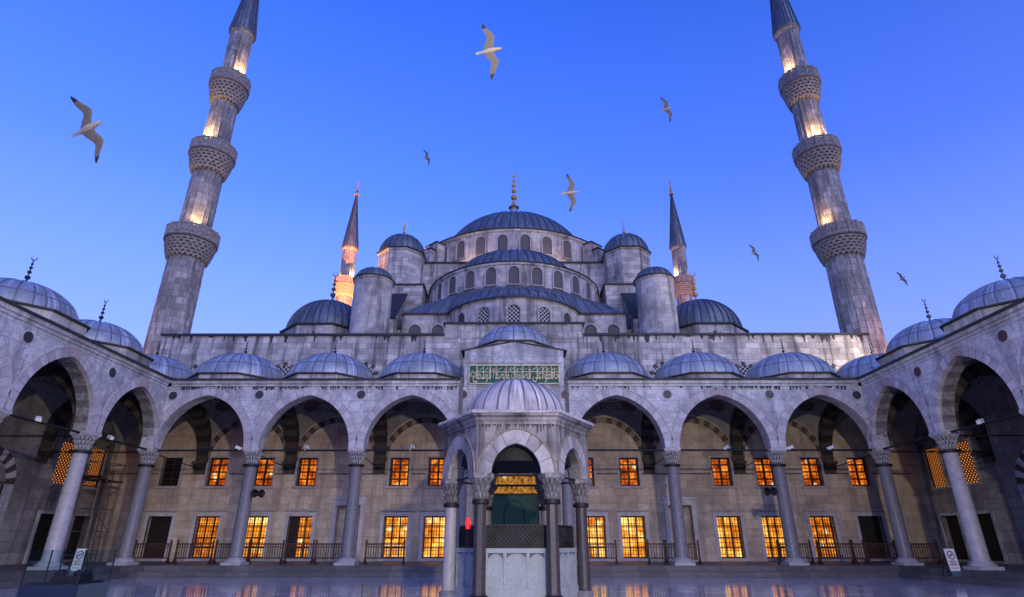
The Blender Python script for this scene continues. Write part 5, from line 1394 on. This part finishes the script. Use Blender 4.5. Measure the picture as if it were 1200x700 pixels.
hs = nt.nodes.new('ShaderNodeHueSaturation'); hs.inputs['Saturation'].default_value = 1.17; nt.links.new(sky.outputs[0], hs.inputs['Color'])
mx = nt.nodes.new('ShaderNodeMix'); mx.data_type = 'RGBA'; mx.blend_type = 'MULTIPLY'; mx.inputs[0].default_value = 1; mx.inputs[7].default_value = (1.62, .775, 1.95, 1)
nt.links.new(hs.outputs[0], mx.inputs[6])
tc = nt.nodes.new('ShaderNodeTexCoord'); sp = nt.nodes.new('ShaderNodeSeparateXYZ'); nt.links.new(tc.outputs['Generated'], sp.inputs[0])
rp = ramp(nt, sp.outputs[2], [(.0, (.7,)*3), (.30, (.46,)*3), (.52, (.12,)*3), (.8, (0,0,0))])
nt.links.new(mixc(nt, rp.outputs[0], mx.outputs[2], (.78, 1.12, 2.45)), bg.inputs['Color']); bg.inputs['Strength'].default_value = .12
sun = light('SUN', 'afterglow_sun', (0, -30, 30), .20, (.92, 1, .88))
sun.data.angle = radians(40)
az = radians(SUN_AZ); el = radians(25)
sun.rotation_euler = Vector((-sin(az)*cos(el), -cos(az)*cos(el), -sin(el))).to_track_quat('-Z', 'Y').to_euler()
# courtyard floodlight (its shadows are seen on the portico's rear wall)
WARM = (1, .84, .62)
light('SPOT', 'courtyard_flood', (4.7, -2.5, 8.3), 3500, WARM, (0, 34, 5), .25, 110, .6)
# minaret balcony lights
for (mx_, my_, amp, tint) in ((-25.15, 39.6, 1, (1,.58,.24)), (25.25, 39.6, 1, (1,.58,.25)), (-26.3, 82, 1.8, (1,.50,.18)), (26.3, 82, 1.5, (1,.66,.38))):
    lf = mx_ < 0
    for (zb, R, r, das) in ((23.05, 1.84, 1.16, (195, 300) if lf else (345, 215)), (31.15, 1.72, 1.04, (262, 205) if lf else (250, 320)), (38.6, 1.58, .94, (335, 200) if lf else (205, 340))):
        for q, da in enumerate(das):
            if my_ > 60 and zb < 38: continue
            a = radians(da); rr = (R + r)/2 + .12
            p = (mx_ + rr*cos(a), my_ + rr*sin(a), zb + .9)
            t = (mx_ + (r-.1)*cos(a), my_ + (r-.1)*sin(a), zb + 5.5)
            light('SPOT', 'balcony_light', p, (260 if q == 0 else 120)*amp, tint, t, .25, 140, 1.0)
# floodlights on the roofs: pale one over the right-hand domes, orange ones near the minarets
light('SPOT', 'roof_flood', (27.4, 32.6, 11.8), 1000, (1,.86,.62), (14, 37.5, 13.2), .12, 75, .5)
light('SPOT', 'roof_flood', (28.6, 34.6, 11.2), 420, (1,.34,.18), (23.5, 38, 14), .15, 80, .8)
light('SPOT', 'roof_flood', (-21.5, 50, 15.6), 9000, (1,.42,.18), (-12.5, 48, 25), .15, 70, .6)
light('SPOT', 'roof_flood', (-22.8, 73, 16), 90000, (1,.30,.08), (-26.3, 82, 43), .2, 60, .6)
light('SPOT', 'roof_flood', (22.8, 73, 16), 9000, (1,.42,.28), (26.3, 82, 38), .2, 60, .6)
light('SPOT', 'roof_flood', (-29.5, 37.0, 12.2), 160, (1,.45,.3), (-25.5, 39.5, 15), .15, 110, .7)
for sx_ in (-1, 1): light('SPOT', 'roof_flood', (sx_*4.5, 47.6, 26.1), 55, (1,.60,.42), (sx_*3.5, 50, 29), .1, 140, .8)

SC.view_settings.view_transform = 'Standard'; SC.view_settings.look = 'None'; SC.view_settings.exposure = 1.9; SC.view_settings.gamma = 1
SC.render.engine = 'CYCLES'
SC.cycles.use_denoising = True
SC.cycles.max_bounces = 6; SC.cycles.sample_clamp_indirect = 4
